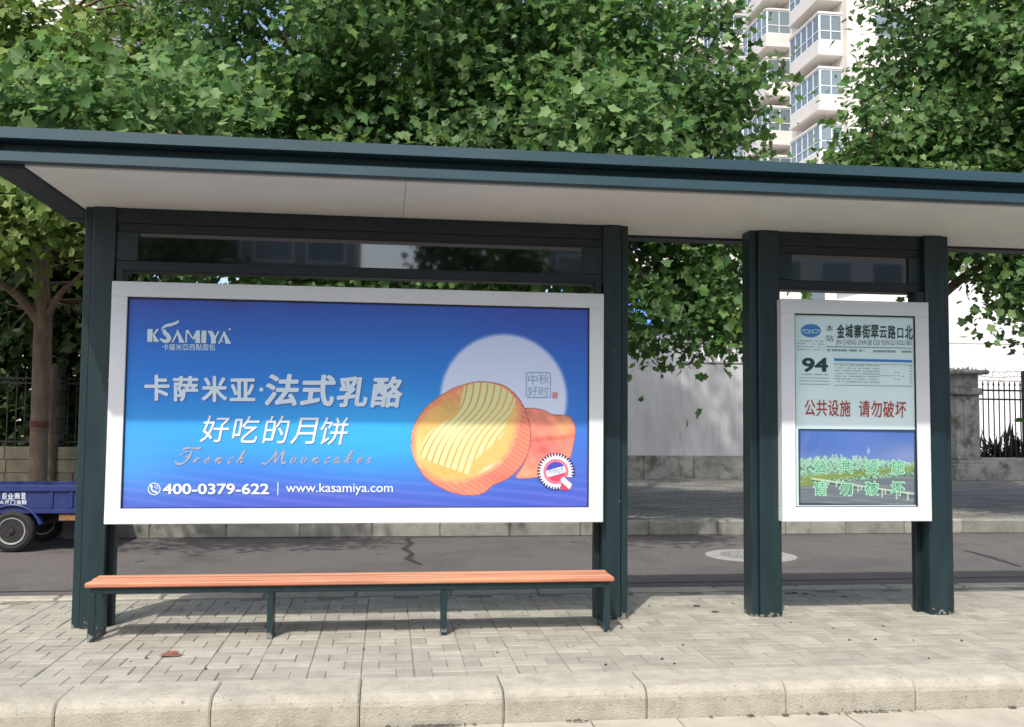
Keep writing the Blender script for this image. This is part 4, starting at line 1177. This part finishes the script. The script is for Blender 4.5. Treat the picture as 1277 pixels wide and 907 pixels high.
# across the street behind the viewer: mirrored in the dark glass of the shelter
GREYF = mat("grey_facade", (0.36, 0.37, 0.36), rough=0.8, var=0.15, scale=0.6)
block("street_building", "grey building across the street mirrored in the long glass strip", -13, -1.4, -34, -22, 17, GREYF, 'b', 6)
block("tower_building", "grey tower mirrored at the right end of the long glass strip", 7.0, 13.5, -40, -27, 26, GREYF, 'b', 3)
hb = block("gabled_building", "pale building with a sloping roof mirrored in the small glass strip", 15.5, 27, -34, -24, 10.0, CREAM2, 'b', 5, 3.0)
mb = MB(); mb.prism_y([(14.8, 10.3), (27.6, 10.3), (21.2, 13.5)], -34.3, -23.6); part(mb, "roof", GREYF, hb)

# ------------------------------------------------------------------ blue cargo tricycle
tr = thing("cargo_tricycle", "blue flatbed cargo tricycle with white lettering parked by the far kerb", "tricycle", (-5.2, 12.7, -0.12))
TY = 12.34


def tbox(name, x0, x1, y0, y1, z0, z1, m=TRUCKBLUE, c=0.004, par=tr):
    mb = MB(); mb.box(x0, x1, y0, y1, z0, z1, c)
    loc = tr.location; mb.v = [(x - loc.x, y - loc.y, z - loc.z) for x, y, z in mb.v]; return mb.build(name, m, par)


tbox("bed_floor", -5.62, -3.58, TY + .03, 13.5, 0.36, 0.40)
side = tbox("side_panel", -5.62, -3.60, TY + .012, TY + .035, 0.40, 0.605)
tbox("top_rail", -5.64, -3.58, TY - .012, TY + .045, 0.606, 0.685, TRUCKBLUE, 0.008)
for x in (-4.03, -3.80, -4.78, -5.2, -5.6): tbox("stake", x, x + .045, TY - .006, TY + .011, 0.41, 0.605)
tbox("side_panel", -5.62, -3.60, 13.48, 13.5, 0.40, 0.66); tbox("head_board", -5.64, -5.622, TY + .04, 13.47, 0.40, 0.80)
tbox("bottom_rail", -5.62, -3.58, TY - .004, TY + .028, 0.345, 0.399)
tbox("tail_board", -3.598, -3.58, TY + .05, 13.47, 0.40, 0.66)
# curved mudguard over the wheel
mb = MB(); vs = []
for i in range(13):
    t = math.pi * (0.08 + 0.84 * i / 12); vs += [(-4.44 + .315 * math.cos(t), TY - .02, 0.135 + .30 * math.sin(t)), (-4.44 + .315 * math.cos(t), TY + .19, 0.135 + .30 * math.sin(t)),
                                               (-4.44 + .335 * math.cos(t), TY - .02, 0.135 + .325 * math.sin(t)), (-4.44 + .335 * math.cos(t), TY + .19, 0.135 + .325 * math.sin(t))]
mb.add(vs, sum([[(4 * i, 4 * i + 1, 4 * i + 5, 4 * i + 4), (4 * i + 2, 4 * i + 6, 4 * i + 7, 4 * i + 3), (4 * i, 4 * i + 4, 4 * i + 6, 4 * i + 2)] for i in range(12)], []))
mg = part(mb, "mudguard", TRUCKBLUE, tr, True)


def wheel(cx, cz, y0, rad):
    w_ = MB(); prof = [(rad * .62, y0), (rad * .80, y0 - .012), (rad * .94, y0 + .005), (rad, y0 + .035), (rad, y0 + .085), (rad * .93, y0 + .12), (rad * .62, y0 + .125)]
    w_.lathe_y(cx, cz, prof, 36); wt = part(w_, "wheel", RUBBER, tr, False)
    r_ = MB(); r_.lathe_y(cx, cz, [(rad * .40, y0 + .02), (rad * .52, y0 + .012), (rad * .60, y0 - .012), (rad * .64, y0 - .012), (rad * .64, y0 + .02)][::-1], 32)
    part(r_, "rim", RIM, tr).parent = wt
    h_ = MB(); h_.lathe_y(cx, cz, [(rad * .15, y0 + .0), (rad * .30, y0 + .008), (rad * .41, y0 + .022), (rad * .41, y0 + .03)], 24)
    part(h_, "hub", RIM, tr).parent = wt
    h_ = MB()
    for k in range(5):
        t = k * 1.2566 + .3; h_.lathe_y(cx + rad * .26 * math.cos(t), cz + rad * .26 * math.sin(t), [(.004, y0 - .004), (.020, y0 - .002), (.020, y0 + .014)], 8)
    part(h_, "hub_slot", CHASSIS, tr).parent = wt
    h_ = MB(); h_.lathe_y(cx, cz, [(.012, y0 - .02), (.034, y0 - .016), (.036, y0 + .004)], 14); part(h_, "hub_cap", CHASSIS, tr).parent = wt


wheel(-4.44, 0.135, TY - .01, 0.252); wheel(-4.44, 0.135, 13.38, 0.252)
mb = MB(); mb.tube([(-4.44, TY + .1, .135), (-4.44, 13.4, .135)], .035, 10); part(mb, "axle", CHASSIS, tr)
tbox("chassis_beam", -6.6, -3.7, 12.62, 12.70, 0.26, 0.335, CHASSIS); tbox("chassis_beam", -6.6, -3.7, 13.12, 13.20, 0.26, 0.335, CHASSIS)
for k in range(5):
    mb = MB(); mb.tube([(-4.95, 12.55, .29 - .012 * k), (-4.44, 12.55, .165 - .012 * k), (-3.95, 12.55, .29 - .012 * k)], .010, 6); part(mb, "leaf_spring", CHASSIS, tr)
tbox("tail_lamp_bracket", -3.92, -3.72, TY + .02, TY + .06, 0.25, 0.335, RUST, 0.01); tbox("tail_lamp", -3.72, -3.64, TY + .01, TY + .07, 0.255, 0.325, mat("amber_lens", (0.45, 0.16, 0.03), rough=.3), 0.012)
tbox("battery_box", -3.95, -3.62, 12.6, 13.2, 0.0, 0.25, CHASSIS, 0.015)
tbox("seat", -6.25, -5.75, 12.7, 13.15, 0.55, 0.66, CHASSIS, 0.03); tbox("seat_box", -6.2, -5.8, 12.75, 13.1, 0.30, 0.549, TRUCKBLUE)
mb = MB(); mb.tube([(-6.6, 12.93, .30), (-6.95, 12.93, .42), (-7.05, 12.93, .85), (-7.0, 12.93, .95)], .03, 8); mb.tube([(-6.9, 12.6, .98), (-7.0, 12.93, .95), (-6.9, 13.26, .98)], .016, 8); part(mb, "handlebar", CHASSIS, tr)
wheel(-7.2, 0.125, 12.87, 0.245)
YL = TY - .001
TW_ = mat("sign_paint_white", (0.62, 0.68, 0.72), rough=.5)
# hand painted characters on the panel: worn, only their blocks of strokes can be told
for ch, rc in zip("后业商混", ((2.5, 614.8, 8.5, 623), (9.5, 615.2, 17, 623), (18, 614.6, 25, 622.6), (26, 614.6, 32, 623))): text_mesh(ch, rc, "lettering", TW_, tr, YL + .002, 0.022)
for ch, rc in zip("大开门海鼓", ((-1, 624.2, 5, 629), (6, 624, 11.5, 629), (13, 624, 19, 629), (20.5, 624, 26.2, 629.4), (27, 623.6, 33.4, 629.2))): text_mesh(ch, rc, "lettering", TW_, tr, YL + .002, 0.022)

# ------------------------------------------------------------------ trees
half = [(0.0, 0.0), (0.20, -0.08), (0.42, 0.02), (0.37, 0.22), (0.55, 0.52), (0.30, 0.52), (0.0, 1.0)]
LV = np.array([(x, y, 0.20 * abs(x) - 0.10 * y * y) for x, y in half] + [(-x, y, 0.20 * abs(x) - 0.10 * y * y) for x, y in half[1:-1]])
LF = [list(range(7)), [0, 6] + [11, 10, 9, 8, 7]]          # two blades meeting at the midrib


def leaf_frames(pos, nrm, spin, size):
    n = nrm / np.linalg.norm(nrm, axis=1, keepdims=True)
    ref = np.where(np.abs(n[:, 2:3]) < 0.9, np.array([[0, 0, 1.0]]), np.array([[1.0, 0, 0]]))
    a = np.cross(ref, n); a /= np.linalg.norm(a, axis=1, keepdims=True); b = np.cross(n, a)
    c, s = np.cos(spin)[:, None], np.sin(spin)[:, None]
    return (a * c + b * s) * size[:, None], (-a * s + b * c) * size[:, None], n * size[:, None]


def leaf_cloud_mesh(name, pos, A, B, Nn, tint):
    k = len(pos); nv = len(LV)
    V = pos[:, None, :] + LV[None, :, 0:1] * A[:, None, :] + LV[None, :, 1:2] * B[:, None, :] + LV[None, :, 2:3] * Nn[:, None, :]
    base = (np.arange(k) * nv)[:, None]
    loops = np.concatenate([base + np.array(LF[0]), base + np.array(LF[1])], 1).ravel()
    starts = np.arange(0, k * 14, 7, dtype=np.int32)
    me = bpy.data.meshes.new(name)
    me.vertices.add(k * nv); me.vertices.foreach_set("co", V.reshape(-1).astype(np.float32))
    me.loops.add(k * 14); me.loops.foreach_set("vertex_index", loops.astype(np.int32))
    me.polygons.add(k * 2); me.polygons.foreach_set("loop_start", starts)
    me.update(calc_edges=True)
    a = me.attributes.new("tint", 'FLOAT_COLOR', 'FACE')
    a.data.foreach_set("color", np.repeat(np.concatenate([tint, np.ones((k, 1))], 1), 2, 0).ravel().astype(np.float32))
    me.materials.append(LEAF)
    return me


PAL_MID = np.array([(0.066, 0.152, 0.040), (0.104, 0.212, 0.058), (0.158, 0.282, 0.084), (0.240, 0.355, 0.140)])
PAL_YEL = np.array([(0.105, 0.185, 0.036), (0.175, 0.275, 0.060), (0.245, 0.345, 0.092), (0.310, 0.400, 0.145)])
PAL_DRK = np.array([(0.026, 0.050, 0.016), (0.040, 0.075, 0.022), (0.062, 0.105, 0.032), (0.095, 0.140, 0.045)])


def tree(label, base, limbs, blobs, palette, size, per, spread, individual, group, trunk_r, fork_z, name="plane_tree", lean=(0, 0), cat="tree", band=False):
    t = thing(name, label, cat, base, group)
    bx, by, bz = base
    fork = Vector((bx + lean[0], by + lean[1], fork_z))
    mb = MB()
    pts = [(bx, by, bz - .02), (bx + .01, by, bz + .25), (bx + lean[0] * .4, by + lean[1] * .4, bz + (fork_z - bz) * .5), (fork.x, fork.y, fork_z - .3), (fork.x, fork.y, fork_z + .15)]
    mb.tube(pts, [trunk_r * 1.35, trunk_r * 1.05, trunk_r * .95, trunk_r * 1.0, trunk_r * .9], 14)
    part(mb, "trunk", BARK, t, True)
    if band:
        m9 = MB(); m9.lathe_z(bx + lean[0] * .4, by + lean[1] * .4, [(trunk_r * 1.0, 1.36), (trunk_r * 1.04, 1.37), (trunk_r * 1.04, 1.44), (trunk_r * 1.0, 1.45)], 18); part(m9, "painted_band", REDBAND, t)
    tips = []
    for lp in limbs:
        P_l = [fork - Vector((0, 0, .1))] + [Vector(p) for p in lp[1:]]
        c = [Vector(q) for q in curve([tuple(p) for p in P_l], 5)]
        rr = np.linspace(lp[0], lp[0] * .28, len(c)); m2 = MB(); m2.tube(c, list(rr), 9); part(m2, "limb", BARK, t, True)
        tips += c[4:]
    pos, nrm, spray_tone = [], [], []
    cl_all = []
    for (c, r, n) in blobs:
        c, r = np.array(c, float), np.array(r, float)
        d = rng.normal(size=(n, 3)); d /= np.linalg.norm(d, axis=1, keepdims=True)
        rad = rng.random(n) ** 0.42
        cl = c + d * rad[:, None] * r
        cl_all.append(cl)
        k = rng.integers(int(per * .6), int(per * 1.4), n)
        for i in range(n):
            q = rng.normal(size=(k[i], 3)) * np.array([spread, spread, spread * .55])
            q[:, 2] -= 0.25 * (q[:, 0] ** 2 + q[:, 1] ** 2) / spread
            pos.append(cl[i] + q); spray_tone.append(np.full(k[i], rng.uniform(.72, 1.25)))
            out = d[i] * np.array([.45, .45, .30]) * rad[i] + np.array([-.14, -.42, .58])
            nrm.append(out + rng.normal(size=(k[i], 3)) * .60)
    pos, nrm = np.concatenate(pos), np.concatenate(nrm)
    # nothing grows through the shelter roof or down onto the boards
    ok = ~((pos[:, 1] < 8.3) & (pos[:, 2] < 3.6))
    pos, nrm = pos[ok], nrm[ok]; spray_tone = np.concatenate(spray_tone)[ok]
    sz = size * np.clip(rng.lognormal(-.12, .36, len(pos)), .35, 1.35); spin = rng.uniform(0, 6.28, len(pos))
    A, B, Nn = leaf_frames(pos, nrm, spin, sz)
    w = np.clip(rng.beta(2.0, 2.6, len(pos)) + 0.0, 0, 1) * (len(palette) - 1)
    i0 = np.minimum(w.astype(int), len(palette) - 2); f = (w - i0)[:, None]
    tint = (palette[i0] * (1 - f) + palette[i0 + 1] * f) * spray_tone[:, None] * np.stack([rng.uniform(.85, 1.2, len(pos)), np.ones(len(pos)), rng.uniform(.7, 1.3, len(pos))], 1)
    keep = np.ones(len(pos), bool)
    if individual:
        u, v = px_of(pos)
        fr_ = (u > 2) & (u < 1275) & (v > 2) & (v < 460) & (pos[:, 1] > 2)
        cand = np.where(fr_)[0]; cand = cand[np.argsort(np.linalg.norm(pos[cand] - np.array([0, 0, 1.5]), axis=1) - 4 * sz[cand])][:300]
        keep[cand] = False
        protos = []
        for g_ in range(10):
            tv = palette[1 + g_ % (len(palette) - 1)] * rng.uniform(.75, 1.2)
            protos.append(leaf_cloud_mesh("leaf", np.zeros((1, 3)), np.array([[1.0, 0, 0]]), np.array([[0, 1.0, 0]]), np.array([[0, 0, 1.0]]), tv[None, :]))
        for j in cand:
            o = bpy.data.objects.new("leaf", protos[int(rng.integers(10))]); COL.objects.link(o); o.parent = t
            o.matrix_basis = Matrix(((A[j, 0], B[j, 0], Nn[j, 0], pos[j, 0] - bx), (A[j, 1], B[j, 1], Nn[j, 1], pos[j, 1] - by), (A[j, 2], B[j, 2], Nn[j, 2], pos[j, 2] - bz), (0, 0, 0, 1)))
    me = leaf_cloud_mesh("crown", pos[keep] - np.array(base), A[keep], B[keep], Nn[keep], tint[keep])
    cr = link("crown", me, t); cr["kind"] = "stuff"
    # twigs from the limbs to some of the leaf sprays
    cl = np.concatenate(cl_all)
    if tips:
        T = np.array([tuple(p) for p in tips]); m3 = MB()
        for i in rng.choice(len(cl), min(len(cl), 150), replace=False):
            e = cl[i]
            if (e[1] < 8.6 and e[2] < 3.8) or (8.6 < e[1] < 13.2 and e[2] > 4.9): continue
            s_ = T[np.argmin(np.linalg.norm(T - e, axis=1) + .6 * np.maximum(T[:, 2] - e[2], 0))]
            md = (s_ + e) / 2 + rng.normal(size=3) * .12 + np.array([0, 0, .12]); m3.tube([s_, md, e], [.032, .02, .008], 5, False)
        part(m3, "twigs", BARK, t, True)["kind"] = "stuff"
    return t


# dense hedge just behind the stone wall
hp = np.stack([rng.uniform(-15, -2.2, 20000), rng.uniform(21.7, 23.4, 20000), rng.beta(1.1, 1.0, 20000) * 3.9 + .1], 1)
hn = rng.normal(size=(20000, 3)) * .5 + np.array([-.1, -.6, .5]); hs = 0.20 * rng.uniform(.6, 1.3, 20000)
hA, hB, hN = leaf_frames(hp, hn, rng.uniform(0, 6.28, 20000), hs)
ht = 1.4 * PAL_DRK[rng.integers(0, 4, 20000)] * np.where((hp[:, :1] > -7.3) & (hp[:, 2:] > 1.9), np.array([[1.3, .55, 1.2]]), 1.0)
hd = link("hedge", leaf_cloud_mesh("hedge", hp, hA, hB, hN, ht)); tag(hd, "dense dark green hedge growing behind the iron railings on the stone wall", "hedge", None, "stuff")

# left plane tree: trunk in full view beside the shelter
tree("plane tree with yellow green leaves left of the shelter, its forked trunk in view", (-4.99, 14.75, 0.08),
     [(.085, (-5.3, 14.6, 3.25), (-5.6, 14.4, 3.5), (-6.6, 14.0, 4.3)), (.12, (-5.03, 14.7, 3.7), (-5.05, 14.6, 4.6), (-4.9, 14.6, 6.0), (-4.6, 14.6, 8.5)),
      (.055, (-4.72, 14.6, 3.3), (-4.35, 14.5, 3.65), (-3.6, 14.2, 4.6)), (.09, (-5.1, 14.9, 4.2), (-5.6, 15.4, 5.6), (-6.0, 15.8, 8.0)), (.08, (-5.1, 14.4, 4.4), (-5.2, 13.4, 5.0), (-5.4, 12.4, 5.2))],
     [((-5.6, 13.9, 5.7), (2.1, 1.6, 1.2), 120), ((-6.2, 12.5, 4.4), (1.1, .6, .75), 44), ((-4.15, 12.4, 4.3), (.7, .6, .55), 28), ((-5.0, 12.3, 4.1), (.9, .5, .4), 14), ((-9.6, 15.2, 9.4), (2.2, 2.0, 1.8), 40), ((-7.6, 14.5, 6.2), (1.8, 2.0, 2.0), 60),  # high far-left clump is out of view, added to shade the railings
      ((-5.4, 15.2, 7.4), (2.6, 2.2, 1.3), 70), ((-3.2, 14.8, 6.2), (1.5, 1.5, 1.2), 45), ((-5.6, 13.6, 7.1), (1.6, .8, .7), 26)],
     PAL_YEL, 0.128, 66, 0.30, True, "plane trees along the far kerb", 0.126, 2.95, band=True)
# centre plane tree behind the advertising board
tree("broad plane tree behind the blue advertising board, its crown filling the top centre", (1.35, 14.6, 0.08),
     [(.14, (1.0, 14.6, 3.9), (.2, 14.5, 5.2), (-1.4, 14.2, 6.9), (-2.8, 14, 8.2)), (.14, (1.6, 14.6, 4.1), (2.0, 14.5, 5.6), (2.3, 14.4, 7.2), (2.6, 14.4, 9.5)),
      (.11, (2.0, 14.4, 3.9), (3.2, 14, 4.4), (4.6, 13.6, 5.0)), (.10, (1.3, 14.9, 4.3), (.6, 15.6, 6.0), (.2, 16, 8.5)), (.09, (1.3, 14.2, 4.2), (1.2, 13.6, 5.0), (1.0, 13.2, 5.4)),
      (.07, (.6, 14.2, 4.0), (-.8, 13.4, 4.5), (-2.2, 12.8, 5.0)), (.08, (2.4, 14.5, 5.0), (3.3, 14.4, 6.6), (4.3, 14.2, 8.2))],
     [((0.1, 13.6, 7.6), (3.7, 3.0, 2.2), 250), ((-3.0, 10.0, 4.75), (1.4, .6, .35), 24), ((2.1, 10.2, 4.85), (1.1, .5, .35), 16), ((3.2, 16.2, 13.2), (3.4, 2.2, 2.0), 75), ((-1.8, 13.6, 5.5), (2.3, 2.2, 1.5), 150), ((1.8, 13.4, 5.3), (2.5, 2.3, 1.5), 170), ((3.7, 13.7, 6.4), (1.2, 1.9, 2.6), 62), ((4.9, 13.7, 6.4), (.95, 1.2, 2.0), 34), ((2.0, 11.9, 6.6), (1.6, .5, 1.5), 34),  # unseen top clump added to shade the wall, two near sprays the road
      ((4.4, 13.2, 4.25), (1.15, 1.1, .95), 44), ((3.45, 12.8, 2.95), (.28, .4, .50), 10), ((4.55, 13.0, 3.15), (.75, .4, .40), 17), ((0, 14.0, 3.65), (3.8, 1.2, .40), 100), ((-0.2, 16.0, 8.5), (3.6, 2.0, 2.2), 75), ((2.6, 18.4, 9.0), (2.2, 1.3, 2.0), 80)],  # last clump, hidden behind the crown, added for shade on the white wall
     PAL_MID, 0.118, 74, 0.30, True, "plane trees along the far kerb", 0.17, 3.5)
# right plane tree behind the timetable board
tree("plane tree behind the timetable board with sprays hanging over the white building", (8.62, 14.7, 0.08),
     [(.14, (9.0, 14.6, 3.9), (10.0, 14.4, 5.2), (11.4, 14.2, 6.8)), (.14, (8.7, 14.7, 4.3), (9.0, 14.7, 6.2), (9.4, 14.8, 9.0)), (.10, (8.3, 14.5, 4.0), (7.9, 14.2, 5.0), (7.4, 14, 6.2)),
      (.09, (9.3, 14.2, 4.0), (10.4, 13.6, 4.6), (11.6, 13.2, 4.8))],
     [((10.3, 13.8, 6.9), (2.9, 2.5, 2.0), 270), ((8.0, 13.9, 5.5), (1.3, 1.5, 1.35), 80), ((10.8, 13.2, 4.75), (2.5, 1.6, 1.0), 120), ((9.75, 13.0, 3.75), (.8, .6, .45), 22), ((11.1, 13.0, 3.7), (.9, .6, .4), 20),
      ((9.95, 12.9, 3.2), (.16, .2, .35), 4), ((9.2, 13.0, 3.5), (.2, .2, .3), 4), ((9.0, 14.0, 8.8), (1.7, 2.2, 2.0), 80), ((11.5, 15.5, 7.5), (2.6, 1.6, 2.4), 70), ((11.6, 16.0, 12.6), (3.2, 2.2, 2.0), 150)],  # last clump sits above the view, added to shade the gate pillar
     PAL_MID * 0.92, 0.118, 74, 0.30, True, "plane trees along the far kerb", 0.16, 3.4)
# dark trees beyond the stone wall
for k, (lab, x, y, sc) in enumerate((("dark leafy tree behind the stone wall, just left of the shelter post", -6.72, 20.3, 1.0), ("dark leafy tree behind the iron railings at the left edge", -10.2, 24.0, 1.1),
                                     ("dark leafy tree hidden behind the wide board, its crown topping the far wall", -1.0, 27.5, 1.15))):
    tree(lab, (x, y, .06), [(.08, (x - .12, y, 4.2), (x - .5, y + .6, 5.6))] if k == 0 else [(.12, (x - .5, y, 3.2), (x - 1.2, y, 4.8)), (.12, (x + .5, y, 3.2), (x + 1.1, y, 5.0)), (.1, (x, y + .3, 3.4), (x, y + .5, 6))],
         [((x, y + (1.5 if k == 0 else 0), 4.8 * sc), (2.6 * sc, 2.0, 2.2), 150), ((x, y, 7.2 * sc), (2.4, 2.0, 2.2), 70)],
         PAL_DRK, 0.22, 30, 0.40, False, "dark trees beyond the stone wall", .15, 2.4, "leafy_tree")
for k, (lab, x, y) in enumerate((("leafy street tree across the road mirrored in the middle of the long glass strip", 2.6, -22.0), ("leafy street tree across the road mirrored right of the middle tree", 4.9, -24.0),
                                 ("leafy street tree across the road mirrored at the left of the long glass strip", -7.5, -20.0))):
    tree(lab, (x, y, -.02), [(.12, (x - .5, y, 4.2), (x - 1.2, y, 6)), (.12, (x + .5, y, 4.2), (x + 1.1, y, 6.4))],
         [((x, y, 7.2), (1.5, 1.5, 3.0), 110)], PAL_MID, 0.26, 30, 0.42, False, "street trees across the road", .15, 3.0, "leafy_tree")
